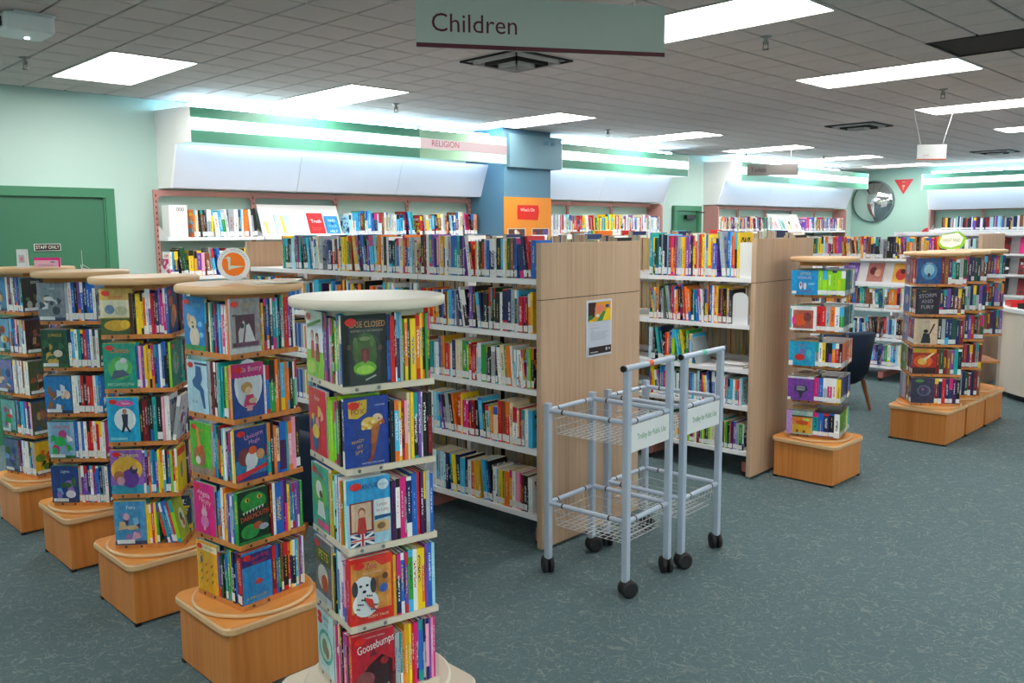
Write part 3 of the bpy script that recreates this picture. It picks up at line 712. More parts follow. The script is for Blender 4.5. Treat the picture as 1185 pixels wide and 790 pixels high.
for li in (0, 1):
    t = thing('bookend', f"wide white bookend closing the {('top', 'second')[li]} shelf of the picture-book bookcase", 'bookend', group='white metal bookends'); t.matrix_world = bay_mw(mB, .12 if li == 0 else .17, LB[li])
    pts = [(0, 0), (.12, 0), (.12, .16)]+[(.06+.06*math.cos(a*PI/8), .16+.05*math.sin(a*PI/8)) for a in range(1, 8)]+[(0, .16)]
    MB().prism(pts if li else rrect(0, 0, .1, .23, .01), 0, .012).build('bookend_plate', 'white_plastic', t).matrix_local = T_((-.02, .03, 0)) @ Matrix.Rotation(PI/2, 4, 'X')
t = thing('loose_papers', 'loose white papers lying on the third shelf of the picture-book bookcase', 'papers'); t.matrix_world = bay_mw(mB, .30, LB[2])
for q in range(5): MB().box((0, 0, q*.006), (.21, .17, q*.006+.004)).build('paper', 'white_paint', t, ((q*37 % 5)*.003, (q*23 % 7)*.003, 0))
t = thing('leaning_book', 'grey book leaning by the loose papers, third shelf of the picture-book bookcase', 'book'); t.matrix_world = bay_mw(mB, .44, LB[2]+.001) @ Matrix.Rotation(-.25, 4, 'Y')
MB().box((0, 0, 0), (.012, .19, .2)).build('cover', col_mat('s'), t)

# third bookcase farther right, with novels and face-out books
LC = [1.335, 1.06, .795, .475, .175]
tC, mC = bookcase((9.33, 2.78), 3, .905, LC, 'farthest birch-ended bookcase behind the navy armchair')
NV = dict(name='novel', noun='novel', cat='book', tw=(.018, .036), hh=(.2, .235), d=.15)
CS = ['kkBBnRpYotoknWYYpmrokmsayytGwswa', 'rskaRw', 'knoYoPswnkRtwb', 'rsbawkknkwtsYW', 'pgwcbawysgrt']
for li, z in enumerate(LC):
    lv = ('top', 'second', 'third', 'fourth', 'bottom')[li]
    row(bay_mw(mC, .034+(.89 if li != 1 else .55), z), .87 if li != 1 else .53, CS[li], where=f"{lv} shelf, near bay of the farthest bookcase", group='novels on the farthest bookcase', **NV)
    if li != 1: row(bay_mw(mC, .034+1.795, z), .87, CS[li][::-1], where=f"{lv} shelf, second bay of the farthest bookcase", group='novels on the farthest bookcase', **NV)
row(bay_mw(mC, .034+2.7, LC[0]), .87, 'kBBkbRBnkP', where='top shelf, third bay of the farthest bookcase', group='novels on the farthest bookcase', **NV)
DC = bay_mw(mC, .034+1.44, LC[1]) @ T_((0, .06, 0))
t, tilt = display(DC, .85, 'slanting display on the second shelf of the farthest bookcase', .25)
for i, (c_, art, lb) in enumerate([('p', [('r', 0, 0, 1, 1, '8a63b8'), ('p', [(.1, .2), (.9, .5), (.9, .7), (.1, .4)], 'd9c2ee'), ('t', .5, .8, .1, 'STAR', .7, 'f0e6ff')], 'purple face-out novel on the farthest bookcase'),
     ('r', [('r', 0, 0, 1, 1, 'c98078'), ('e', .35, .6, .22, .2, '6a2a2c'), ('e', .65, .5, .2, .2, 'e8b49a')], 'face-out novel with two figures, farthest bookcase'),
     ('y', [('r', 0, 0, 1, 1, 'f0b85a'), ('e', .5, .45, .32, .3, 'd9483c'), ('e', .6, .6, .15, .12, '5a2a20')], 'orange and red face-out novel, farthest bookcase')]):
    face_book('display_novel', lb, .17, .23, .02, c_, art, DC @ T_((.06+.27*i, 0, 0)) @ tilt, 'face-out novels on the farthest bookcase')

# notice on the end of the trolley bookcase
t = thing('notice', 'notice with a bright painting photo, fixed to the birch bookcase end', 'notice'); t.matrix_world = mA @ T_((.362, -.004, .980))
MB().box((0, 0, 0), (.224, .003, .303)).build('notice_sleeve', 'canopy_white', t)
it = [('r', .05, .03, .95, .97, 'c9cfe0'), ('r', .06, .62, .95, .96, 'e8a020'), ('p', [(.06, .62), (.06, .96), (.36, .96), (.3, .7)], '3a1a18'), ('e', .5, .84, .19, .08, 'e8836a'), ('p', [(.38, .62), (.6, .62), (.75, .78), (.66, .8)], '2f8a4a'),
      ('p', [(.6, .62), (.95, .62), (.95, .82), (.8, .84)], 'f2c811'), ('e', .15, .70, .1, .04, '1f7a3a'), ('e', .8, .88, .08, .03, '27508a'), ('e', .42, .72, .07, .03, 'e9e6ea'), ('p', [(.06, .62), (.3, .62), (.1, .66)], 'e6cf20'),
      ('t', .3, .56, .022, 'Holiday fun', .4, 'd99a30'), ('r', .12, .50, .5, .508, '9aa0b4'), ('t', .2, .455, .018, 'FREE', .2, '4a4f66')]
for q in range(6): it.append(('r', .12, .42-q*.025, .85-.07*(q % 3), .428-q*.025, 'a2a7bb'))
it += [('r', .07, .04, .95, .17, '2a1418'), ('r', .12, .07, .42, .085, 'cfc6c8'), ('e', .76, .11, .04, .03, 'cfd8e0'), ('e', .87, .11, .03, .022, 'cfd8e0')]
face_print('notice_print', it, .224, .303, (0, -.0008, 0), (1, 0, 0), (0, 0, 1), (0, -1, 0), t)

# ------------------------------------------------------------------ revolving book spinners
DOT = ('e', .2, .9, .13, .055, 'e8261c'); TAG_ = ('r', .06, .03, .62, .12, 'e9edf0')
def bg(c): return ('r', 0, 0, 1, 1, c)
def txt(u, v, h, s, c, w=.8, rot=0): return ('t', u, v, h, s, w, rot, c)
def scene_art(seed, base, cols, n=9, title=None, tc='ffffff', dvd=False):
    r_ = random.Random(seed); it = [bg(base)]
    for q in range(n):
        u, v = .15+.7*r_.random(), .15+.55*r_.random(); c = r_.choice(cols)
        if r_.random() < .6: it.append(('e', u, v, .06+.16*r_.random(), .04+.1*r_.random(), c))
        else: it.append(('p', [(u-.14*r_.random()-.03, v-.1), (u+.15*r_.random()+.02, v-.08*r_.random()), (u+.08, v+.12*r_.random()+.03), (u-.08, v+.1)], c))
    if title: it.append(txt(.55, .86, .075, title, tc, .8))
    if dvd: it += [('r', 0, .0, 1, .09, '2f6a3a' if seed % 2 else '3a4468'), TAG_]
    return it
def figure(u, v, s, skin, body, hair):
    return [('p', [(u-.13*s, v-.3*s), (u+.13*s, v-.3*s), (u+.09*s, v), (u-.09*s, v)], body), ('e', u, v+.09*s, .10*s, .085*s, hair), ('e', u, v+.07*s, .075*s, .065*s, skin)]
A1R = [[bg('101c20'), ('e', .5, .42, .4, .34, '1d3a20'), ('e', .52, .48, .28, .26, '3f5f24'), ('r', .42, .35, .6, .52, '6e1e22'), ('e', .5, .24, .26, .1, '78b82a'), ('p', [(.05, .55), (.2, .62), (.22, .2), (.1, .05)], '141414'), ('p', [(.75, .6), (.95, .5), (.95, .1), (.8, .25)], '141418'),
        ('e', .3, .6, .05, .09, '5a7a34'), ('e', .66, .62, .05, .08, '5a7a34'), ('e', .5, .66, .12, .03, '7a8a50'), ('p', [(.46, .34), (.5, .3), (.56, .34), (.53, .5), (.48, .5)], '8a3028'), ('e', .5, .22, .2, .06, 'a6dc4a'), ('e', .16, .55, .05, .04, '5a4634'), ('e', .84, .52, .05, .04, '5a4634'), ('p', [(.1, .5), (.22, .5), (.26, .12), (.04, .12)], '1c1a1e'), ('p', [(.78, .48), (.9, .48), (.98, .1), (.74, .14)], '201c22'), ('p', [(.5, .06), (.75, .12), (.72, .14), (.5, .08)], 'b8b8b0'), txt(.56, .86, .085, 'CASE CLOSED', 'e3a15a', .8), txt(.55, .77, .03, 'MYSTERY IN THE MANSION', 'b0a890', .7), DOT],
       [bg('1c3f9c'), ('p', [(.1, .72), (.1, .95), (.52, .97), (.5, .78), (.3, .7)], 'e0b62a'), txt(.36, .91, .055, 'IN', '7a1d4a', .14), txt(.3, .80, .075, 'FOX', '7a1d4a', .32), ('e', .74, .66, .13, .09, 'f0d0b0'), ('e', .55, .62, .18, .09, 'f2ce5c'), ('p', [(.6, .6), (.8, .6), (.7, .3), (.58, .32)], 'b8682a'),
        ('p', [(.6, .32), (.72, .34), (.62, .1), (.55, .08)], 'a4552a'), ('e', .86, .62, .04, .03, 'c4472a'), *[('e', .42+.07*(q % 4), .56+.035*(q//4)+.01*(q % 2), .05, .03, ('f2ce5c', 'e6a83a', 'fbe49a')[q % 3]) for q in range(12)], ('e', .76, .68, .02, .012, '2a2030'), ('p', [(.62, .5), (.86, .66), (.84, .68), (.6, .56)], 'c8772e'), ('p', [(.6, .16), (.48, .08), (.5, .05), (.66, .12)], '8a3a22'), txt(.28, .38, .045, 'READY', 'e3b23a', .28, .1), txt(.32, .30, .045, 'SET', 'e3b23a', .16, .1), txt(.3, .22, .055, 'SPY', 'e3b23a', .2, .1), txt(.78, .88, .02, 'A JOKE BOOK', 'd8e0f4', .24), txt(.6, .05, .025, 'WRITTEN FOR LAUGHS', 'e0e4f0', .5), DOT],
       [bg('2e9fdb'), ('r', 0, 0, 1, .64, 'a8d4ea'), ('r', .06, .2, .6, .66, '8a2f30'), ('r', .1, .23, .55, .64, 'd8b99c'), *figure(.33, .43, .85, 'e9b091', 'c02f2c', 'a0603a'), ('r', .62, .42, .98, .66, 'dfe9ec'), txt(.8, .58, .05, 'Letter', 'c05a6a', .3), txt(.8, .50, .05, 'to Lola', 'c05a6a', .3), ('r', .6, .17, .95, .34, 'd8b180'), ('e', .77, .26, .1, .05, '8a6a3a'),
        ('p', [(.62, .36), (1, .38), (1, .42), (.62, .42)], '235a8a'), ('r', .06, .01, .6, .19, '1d2f6e'), ('p', [(.06, .01), (.12, .01), (.6, .17), (.6, .19), (.54, .19), (.06, .03)], 'f2f2f4'), ('p', [(.6, .01), (.54, .01), (.06, .17), (.06, .19), (.12, .19), (.6, .03)], 'f2f2f4'), ('r', .28, .01, .38, .19, 'f2f2f4'), ('r', .06, .08, .6, .12, 'f2f2f4'),
        ('r', .305, .01, .355, .19, 'd02030'), ('r', .06, .09, .6, .11, 'd02030'), txt(.5, .88, .09, 'HANNAH', '27508c', .5), ('e', .82, .88, .13, .08, 'cfe4ee'), txt(.82, .88, .03, 'MY STORY', '3f6f8c', .18), DOT],
       [bg('d62b22'), ('r', .04, .18, .96, .93, 'd9933f'), ('p', [(.5, .98), (1, 1), (1, .86), (.75, .83)], 'e03528'), ('e', .32, .55, .25, .17, 'eceff2'), ('e', .36, .3, .3, .2, 'e8ecef'), ('e', .12, .55, .07, .12, '3c4046'), ('e', .54, .56, .07, .12, '3c4046'), ('e', .25, .58, .035, .02, '20242a'), ('e', .4, .58, .035, .02, '20242a'), ('e', .33, .49, .045, .022, '1a1d22'),
        *[('e', .12+((q*29) % 50)/100, .18+((q*17) % 28)/100, .022, .014, '33373d') for q in range(18)], ('p', [(.3, .42), (.5, .36), (.56, .2), (.42, .26)], 'e2301f'), ('e', .75, .6, .13, .12, 'b97a3a'), ('e', .76, .5, .1, .07, '3a62b8'), ('e', .8, .68, .07, .05, '6a3f22'), txt(.48, .87, .1, 'Zoe', 'b83a52', .26), txt(.5, .77, .03, 'RESCUE PUPPIES', 'e8d0c0', .6), txt(.62, .1, .04, 'PUPPY TALES', 'f2dcb8', .5), DOT],
       [bg('c01c30'), ('r', 0, 0, 1, .3, '5c0f1d'), ('p', [(.05, .2), (.4, .5), (.7, .62), (.95, .5), (.95, .25), (.5, .1)], '37101c'), ('p', [(.4, .62), (.5, .74), (.6, .64)], '7a1830'), ('e', .3, .28, .22, .13, '8a4a4a'), ('p', [(.2, .1), (.8, .3), (.95, .2), (.9, .02), (.3, .02)], '2a1620'), ('e', .75, .52, .1, .06, 'a02030'),
        txt(.56, .80, .13, 'Goosebumps', 'f6f2f2', .86, .12), txt(.5, .93, .025, 'THE HAUNTED CAMERA', 'f0c0c0', .6), txt(.66, .10, .06, 'CHEESE', 'f0d890', .5, .12), DOT]]
A1L = [[bg('8ccf3a'), ('r', 0, .4, 1, .8, 'dfe8f4'), ('r', 0, .8, 1, 1, 'e6ece0'), *figure(.38, .55, .9, 'e8b090', 'e03a30', 'b0562a'), *figure(.68, .52, .9, 'e8b090', '9a3a2a', '4a2a1a'), ('e', .3, .15, .3, .1, 'b6dc4a'), ('p', [(.1, .72), (.95, .86), (.95, .9), (.1, .78)], '5aa04a'), DOT],
       scene_art(3, 'd92c3c', ['b01a2a', 'f0a0a0', '2a5a8a', 'f4d050'], 8, 'Rose', 'f4e0d0')+[DOT],
       [bg('3aa88c'), ('e', .5, .55, .4, .25, '5fb84a'), ('e', .45, .62, .2, .14, 'f0f0ec'), ('e', .55, .56, .09, .06, '6a5040'), ('p', [(.3, .2), (.8, .2), (.7, .45), (.4, .45)], 'dfe6e8'), ('r', .3, .04, 1, .14, 'e0508a'), txt(.55, .86, .09, 'Stella', 'e04080', .7, -.15), DOT],
       [bg('6a6c72'), ('r', 0, .62, 1, .86, '4c5a2a'), txt(.55, .75, .14, 'PETS', 'e6d23a', .8), ('e', .5, .4, .32, .2, 'd8d2cc'), ('e', .6, .32, .2, .14, 'c8552a'), ('r', 0, 0, 1, .12, 'b9bcc4'), DOT],
       [bg('bfe0e4'), ('e', .5, .42, .42, .28, '3fb0a4'), ('e', .5, .42, .34, .22, 'cfe6d8'), ('e', .45, .42, .16, .13, '8a9a7a'), ('e', .6, .35, .12, .1, 'a08a6a'), txt(.6, .9, .07, 'Birdie', '2a8a94', .7), txt(.6, .8, .05, 'Wish', '2a8a94', .4), ('e', .2, .8, .13, .05, 'e8261c'), DOT]]
A2R = [[bg('9c9aa0'), ('r', .22, .2, .82, .70, '5a1f3c'), ('p', [(.3, .2), (.42, .2), (.52, .55), (.46, .6), (.3, .4)], 'cfc8cf'), ('p', [(.48, .2), (.82, .2), (.66, .5), (.56, .58)], 'e6e2e8'), ('e', .42, .5, .06, .05, '30202c'), ('e', .56, .56, .06, .05, '463040'), ('r', .1, .12, .92, .2, '6a3a5a'), ('r', .12, .68, .25, .71, '404048'), ('r', 0, 0, 1, .1, 'c9d4da'), txt(.62, .88, .09, 'Ballet', 'c8a050', .5), txt(.52, .78, .04, 'SHOES', 'a84a2a', .5), ('r', 0, 0, .06, 1, 'd8d6da'), DOT],
       [bg('24489c'), ('e', .52, .62, .44, .46, 'e6ecf4'), ('r', 0, .78, 1, 1, 'c8237f'), *[('e', .08+q*.12, .78, .07, .035, 'c8237f') for q in range(8)], txt(.6, .89, .1, 'lla Betty', 'f6b8d8', .75), ('e', .45, .56, .17, .1, 'c89a52'), ('e', .49, .5, .1, .07, 'f0c8a0'), ('p', [(.32, .2), (.72, .2), (.64, .42), (.42, .42)], 'd83a72'), ('e', .62, .3, .13, .05, 'd8c0a0'), ('r', .42, .12, .6, .22, 'f0a8b4'), DOT],
       [bg('1d3c8f'), ('r', 0, .1, 1, .4, '2f80b8'), ('e', .3, .45, .2, .17, '8a3a3a'), ('e', .52, .38, .2, .17, 'eef2f6'), ('p', [(.3, .1), (.6, .15), (.62, .4), (.4, .38)], 'e6eaf0'), ('e', .56, .56, .13, .08, 'e85a1f'), ('e', .8, .46, .13, .1, 'd99a5a'), ('p', [(.02, .02), (1, .2), (1, .27), (.5, .2), (.02, .14)], 'e0283c'), txt(.6, .84, .09, 'Unicorn', 'f0a0dc', .7, .12), txt(.62, .73, .08, 'Magic', 'f0a0dc', .5, .12), DOT],
       [bg('0f3a22'), ('e', .5, .75, .42, .2, '2b9a3a'), ('e', .3, .82, .08, .04, 'f2c030'), ('e', .7, .84, .08, .04, 'f2c030'), ('e', .32, .82, .03, .03, '101010'), ('e', .7, .84, .03, .03, '101010'), ('p', [(.1, .56), (.9, .68), (.9, .4), (.1, .42)], '101512'), *[('p', [(.14+q*.1, .60+q*.011), (.22+q*.1, .61+q*.011), (.18+q*.1, .54+q*.011)], 'dfe8d8') for q in range(7)],
        txt(.52, .50, .1, 'DARKMOUTH', 'f2622a', .9, .08), ('e', .35, .22, .3, .14, '2a9a42'), ('e', .6, .3, .16, .07, 'c85a3a'), ('e', .78, .25, .16, .06, '9fb0c0'), ('r', 0, 0, 1, .06, '2a8a3a')],
       [bg('2a8fd8'), ('r', 0, .72, 1, .95, '3a2a7a'), txt(.55, .87, .09, 'Superdog', 'd8284a', .8, .06), txt(.6, .76, .07, 'Monster', 'd8284a', .7, .06), ('e', .55, .38, .13, .05, 'd83a4a'), ('e', .55, .4, .05, .05, 'e8503a'), txt(.5, .1, .05, 'A SPACE STORY', 'e6d23a', .7), ('r', .0, .0, .03, 1, 'b0202a'), DOT]]
A2L = [[bg('1f86d6'), ('e', .4, .52, .22, .13, 'e9cfae'), ('e', .5, .25, .24, .2, 'efdcc4'), ('e', .25, .6, .09, .09, 'd8b48c'), ('e', .42, .52, .04, .02, '2a2424'), ('e', .45, .44, .05, .03, '3a2c2c'), ('r', 0, 0, 1, .1, '3f9a5a'), txt(.6, .86, .1, 'Puppy', '5ac8f4', .6), ('e', .8, .5, .1, .05, '7ac4f0'), ('e', .85, .3, .1, .05, '7ac4f0'), DOT],
       [bg('b8dcf0'), ('p', [(.45, .9), (.7, .88), (.75, .66), (.65, .55), (.8, .45), (.85, .1), (.75, .1), (.6, .42), (.3, .5), (.25, .6), (.42, .7)], '2c5f9c'), txt(.35, .2, .06, 'BLUE', '5a86b0', .4), ('r', .4, .92, 1, .96, '27406a'), DOT],
       [bg('5cc02e'), ('e', .42, .35, .3, .2, 'b9764a'), ('e', .5, .48, .16, .1, 'd8602a'), ('p', [(.3, .9), (.4, .9), (.5, .55), (.35, .5)], 'f0a03a'), ('e', .35, .26, .12, .08, 'efe6dc'), ('r', 0, 0, 1, .14, 'a08a7a'), txt(.5, .86, .08, 'Foxy', 'f29a30', .6), DOT],
       [bg('ec1e8c'), txt(.5, .80, .11, 'Angela', 'ffe0ea', .75, -.1), txt(.55, .66, .11, 'Nicely', 'ffd0c0', .6, -.1), ('e', .5, .42, .14, .09, 'f8c0d4'), ('p', [(.42, .48), (.46, .62), (.5, .5)], 'f8c0d4'), ('p', [(.52, .5), (.58, .62), (.6, .48)], 'f8c0d4'), ('e', .52, .25, .2, .12, 'f088c4'), ('r', .45, .08, .55, .16, 'f8c0d4'), DOT],
       [bg('f2b41e'), ('r', .1, .82, 1, .95, 'f6e6c0'), txt(.6, .88, .06, 'I SPY BOY', 'c8741e', .7), *[('p', [(.15+(q % 3)*.27, .2+(q//3)*.16), (.2+(q % 3)*.27, .2+(q//3)*.16), (.28+(q % 3)*.27, .27+(q//3)*.16), (.22+(q % 3)*.27, .27+(q//3)*.16)], ('5a9a2a', 'd8602a', '8a6a1a')[q % 3]) for q in range(9)], *figure(.25, .7, .4, 'f0c090', '3a62b8', '3a2a1a'), DOT]]
A3L = [[bg('d9b25a'), ('r', 0, .38, 1, .75, 'd8d6b8'), ('r', 0, 0, 1, .36, '3f5a2a'), ('e', .5, .2, .4, .12, 'd8a81e'), ('e', .75, .22, .15, .1, 'f2c62a'), ('e', .3, .55, .15, .1, '6a8ab0'), ('e', .65, .52, .2, .1, 'b8bc9a'), ('r', .9, 0, 1, .9, '4a2a26'), txt(.5, .82, .09, 'Storm', 'e05a2a', .7), DOT],
       [bg('169a86'), ('e', .5, .45, .38, .25, '57b85c'), ('e', .55, .5, .2, .14, '9adcb0'), ('p', [(.2, .2), (.8, .3), (.6, .42), (.3, .4)], '4a5a7a'), ('e', .62, .62, .1, .06, 'dcd0e8'), txt(.52, .84, .12, 'Dinos', 'f07a1e', .7), txt(.5, .09, .07, 'MEGAMOUTH', 'b8ecc8', .8), DOT],
       [bg('18a8d8'), ('e', .55, .5, .34, .26, 'e6f2f8'), ('p', [(.45, .62), (.65, .62), (.62, .35), (.72, .22), (.66, .2), (.56, .34), (.48, .2), (.42, .22), (.48, .4)], '2a2e48'), ('e', .55, .68, .07, .06, 'c08a6a'), ('e', .55, .86, .3, .07, 'e060b0'), txt(.6, .86, .05, 'Dance', 'ffffff', .4), ('r', .08, .04, .6, .1, '8ad8ee'), DOT],
       [bg('8f5fc0'), ('r', 0, 0, 1, .2, '2f9ab8'), ('e', .5, .55, .5, .3, 'e6b43a'), ('e', .6, .35, .28, .22, '6a3aa0'), ('e', .25, .4, .17, .13, 'b06a4a'), ('e', .3, .3, .13, .1, 'd8a0b0'), ('e', .72, .55, .12, .1, '3a3a6a'), ('e', .75, .6, .07, .05, 'e8b090'), txt(.58, .88, .1, 'Dragon', 'f4e04a', .7), DOT],
       scene_art(8, '4a9ad0', ['8ac8e8', '9a7ac0', 'd8b0c8', '5a3a7a', 'e0c090'], 10, 'Fairy', 'f0f4fa', True)]
A3R = [[bg('24407a'), ('e', .6, .42, .25, .2, 'ee8a2a'), ('e', .45, .3, .2, .2, 'b87a5a'), ('e', .3, .7, .2, .12, 'b85a3a'), DOT], [bg('1f7a6a'), ('e', .5, .5, .3, .25, '8aa0a0'), ('e', .55, .6, .18, .1, '5a8a4a'), DOT],
       scene_art(21, 'b8bccc', ['8a4a6a', '5a7ac0', 'e8e8f0'], 6, 'Story', 'c02a3a'), [bg('e8c81e'), ('e', .45, .45, .12, .2, '6a7a8a'), ('r', .1, .8, .9, .95, 'd83a2a'), DOT], [bg('a8b83a'), ('e', .55, .45, .25, .25, 'd8dcd4'), ('e', .5, .5, .12, .1, '4a5a3a'), ('e', .62, .35, .1, .1, 'c04a3a')]]

def tier_rows(bx, ang, L, z, lsp, rsp, d, nm, where, group, aL, aR, hh, sticker, kw):
    """one tier of a spinner: pinwheel of four runs of books; the two that face the room book by book"""
    R = L/math.sqrt(2); cn = [Vector((bx[0]+R*math.cos(ang+k*PI/2), bx[1]+R*math.sin(ang+k*PI/2), z)) for k in range(4)]
    # corner 0 faces the room, 3 is its left, 1 its right, 2 the back
    def fr_(a, b):
        v = (cn[b]-cn[a]).normalized(); return frame(cn[a], math.atan2(v.y, v.x))
    ov = kw.get('over', 0)
    for a, b, spec, side in ((3, 0, lsp, 'left face'), (0, 1, rsp, 'right face')):
        mw = fr_(a, b) @ T_((d-ov, -ov+.001, 0))
        row(mw, L-d+2*ov-.001, spec, nm[0], nm[1], nm[2], where=f'{side}, {where}', group=group, d=d-.002, hh=hh, sticker=sticker, fit=True, jitter=.006, pages=kw.get('pages', False), mesh=kw.get('mesh'), lastart=aR if side[0] == 'l' else None)
    # run behind the left face: only its outermost book shows its cover to the room
    mw = fr_(2, 3) @ T_((d-ov, -ov+.001, 0)); ln = L-d+2*ov-.001
    o = book(nm[0], mw @ T_((ln-.0145, 0, 0)), .014, d-.002, hh[1]*.98, kw.get('c2', 'b'), aL[0], nm[2], group, sticker, kw.get('pages', False), kw.get('mesh'), aL[1])
    row(mw, ln-.016, 'kbrwygmsBt', 'x', 'x', 'x', where, 'x', d=d-.002, hh=hh, sticker=sticker, stuff='spinner backs', tw=(.01, .02))
    mw = fr_(1, 2) @ T_((d-ov, -ov+.001, 0)); row(mw, ln-.001, 'ybgrwkmsBtoc', 'x', 'x', 'x', where, 'x', d=d-.002, hh=hh, sticker=sticker, stuff='spinner backs', tw=(.01, .02))
ZT = [1.212, .981, .750, .520, .290]
def spinner(x, y, ang, L, label, tone, lidrz=0., boxw=.41, disc=.225, nt=5, zt=ZT, ov=0.):
    t = thing('book_spinner', label, 'book spinner', (x, y, 0), 0, 'revolving book spinners'); ang = math.radians(ang)
    bmat, lid, edge = ('beech', 'beech_top', 'edge_beech') if tone == 'beech' else ('cream_board', 'cream_board', 'cream_edge')
    h = boxw/2
    MB().box((-h, -h, .012), (h, h, .245), ch=.003).build('base_box', 'beech' if tone == 'beech' else 'cream_board', t)
    for a in (-1, 1):
        for b in (-1, 1): MB().box((a*h-.02 if a > 0 else -h-.003, b*h-.02 if b > 0 else -h-.003, 0), (a*h+.003 if a > 0 else -h+.02, b*h+.003 if b > 0 else -h+.02, .014)).build('corner_foot', 'black_plastic', t)
    hl = h+.022; mb = MB(); mb.prism(rrect(-hl, -hl, hl, hl, .05), .2455, .275, 1, ch=.006); mb.prism(rrect(-hl+.006, -hl+.006, hl-.006, hl-.006, .045), .274, .2765, 0); mb.build('base_lid', [lid, edge], t)
    MB().lathe([(disc-.006, .2765), (disc, .280), (disc, .288), (disc-.008, .2915)], 48, mi=1).prism([(math.cos(i*PI/24)*(disc-.008), math.sin(i*PI/24)*(disc-.008)) for i in range(48)], .290, .2925).build('turntable', [lid, edge], t)
    mb = MB().lathe([(disc-.006, 1.442), (disc, 1.448), (disc, 1.466), (disc-.006, 1.47)], 48, mi=1); mb.build('top_disc', [lid, edge], t)
    fr = frame((0, 0, 0), ang+PI/4); L2 = L/2
    mb = MB(); mb.M = fr; mb.box((-L2+.02, -L2+.02, 1.415), (L2-.02, L2-.02, 1.442)); mb.build('top_block', bmat, t)
    MB().tube([(0, 0, .29), (0, 0, 1.43)], .012, 10).build('pole', 'silver_tube', t)
    for z in zt[:nt]:
        z0 = max(z, .2926)
        mb = MB(); mb.M = fr; mb.box((-L2, -L2, z0), (L2, L2, z0+.018)); b = mb.build('tier_board', bmat, t)
        mb = MB()
        for kf in (0, 1, 2, 3):
            mb.M = frame((0, 0, 0), ang-PI/4+kf*PI/2)
            for q in (-.10, -.035): mb.lathe([(.0055, 0), (.0055, .002), (.003, .003)], 8, (L2, q, z0+.009), 0, 'x')
        for q in (): pass
        s = mb.build('screws', 'screw_metal' if tone != 'beech' else 'screw_dark', b); s['kind'] = 'stuff'
    for kf in range(4):
        mb = MB(); mb.M = frame((0, 0, 0), ang-PI/4+kf*PI/2); mb.box((L2+.004+ov, -L2+.018, .293), (L2+.0065+ov, -L2+.110, 1.415)); mb.build('acrylic_strip', 'acrylic', t)
    return t
PBK = ('paperback', 'paperback', 'book')
def fill(x, y, ang, L, LR, AL, AR, nm, phrase, group, d=.132, hh=(.17, .198), sticker=.25, off=0, nt=5, zt=ZT, **kw):
    for i in range(nt):
        tv = ('top', 'second', 'third', 'fourth', 'bottom')[i]
        kw['c2'] = kw.get('c2', 'b')
        tier_rows((x, y), math.radians(ang), L, max(zt[i], .2926)+.0185, LR[i][0], LR[i][1], d, nm, f'{tv} tier, {phrase}', group, AL[i], AR[i], hh, sticker, kw)
S1, S2, S3, S4, S5 = (1.455, 2.067), (1.501, 2.938), (1.49, 3.775), (1.50, 4.60), (1.485, 5.365)
spinner(*S1, -146.5, .28, 'nearest book spinner, with cream boards and cream round top', 'cream')
L1 = [('p1.3P.8pi.8gGl.8tYb', 'b1.2r1.6R.7B1.2sg.7o1.2G1.2y2.2o1.5ykgk'), ('l1.2l1.2l1.2l1.2t.8l.7knB', 'k1.6c1.4w.8RiWyk1.5ps.6k1.6R1.4'), ('yYlatwbwogra1.6', 'P1.2w1.3m1.5s.5B1.6b1.6rPk.8s1.2b1.1'), ('y1.2kcpwpim r1.4', 'YB1.4b1.3pg1.6w1.4y1.6opb1.3a'), ('wmwmkmwmkmr', 'sstoY1.6y1.3rmkb1.8si1.4pim')]
sp1 = 'cream-boarded spinner'
N1L = ['paperback with two girls on a green cover, top tier of the cream-boarded spinner', 'red paperback cover, turned left on second tier of the cream-boarded spinner', 'teal and green paperback with a white animal, third tier of the cream-boarded spinner', 'grey paperback titled pets, fourth tier of the cream-boarded spinner', 'pale teal paperback with a round bird picture, bottom tier of the cream-boarded spinner']
N1R = ['dark green mystery paperback titled case closed', 'blue paperback with a leaping cartoon fox figure', 'sky-blue paperback with a girl photo and union flag', 'orange-red paperback with a dalmatian puppy cover', 'crimson spooky paperback with a dark house cover']
fill(*S1, -146.5, .28, L1, list(zip(N1L, A1L)), list(zip(N1R, A1R)), PBK, sp1, 'paperbacks on the cream spinner', sticker=0, pages=True, d=.136, hh=(.172, .2))
spinner(*S2, -127.8, .288, 'beech book spinner carrying the orange bird sign', 'beech')
sp2 = 'bird-sign spinner'
L2_ = [('nkWt1.4kpBbcimwio', 'YBbkB1.2t1.4ckss.7r1.8pkw'), ('sR1.6ksttGlmY', 'w.6b1.2g2on c1.6oo.7k1.2g.8s'), ('sbtgrycwptkWy', 'tkoWP2t.7i1.3i1.3k1.4'), ('Bbnwoypcsb g1.7', 'Rwb2.6pmybtppg'), ('pGktgl.8BbRr', 'R1.7bgnk2rBk1.5cYpW')]
N2L = ['blue paperback with a cream puppy cover', 'pale blue paperback with a dark dancing figure', 'bright green paperback with a fox cover', 'hot-pink paperback with a rabbit drawing', 'golden-yellow paperback with a patterned cover']
N2R = ['grey paperback with a plum ballet curtain cover', 'blue and white paperback with a child in pink', 'deep blue paperback with a white unicorn', 'dark green paperback with a toothy monster mouth', 'bright blue paperback with red title, bottom tier of the bird-sign spinner']
fill(*S2, -127.8, .288, L2_, list(zip(N2L, A2L)), list(zip(N2R, A2R)), PBK, sp2, 'paperbacks on the bird-sign spinner', sticker=.12, pages=True, d=.134, hh=(.17, .198), c2='t')
spinner(*S3, -84.5, .288, 'beech book spinner standing behind the bird-sign spinner', 'beech')
sp3 = 'spinner behind the bird-sign one'
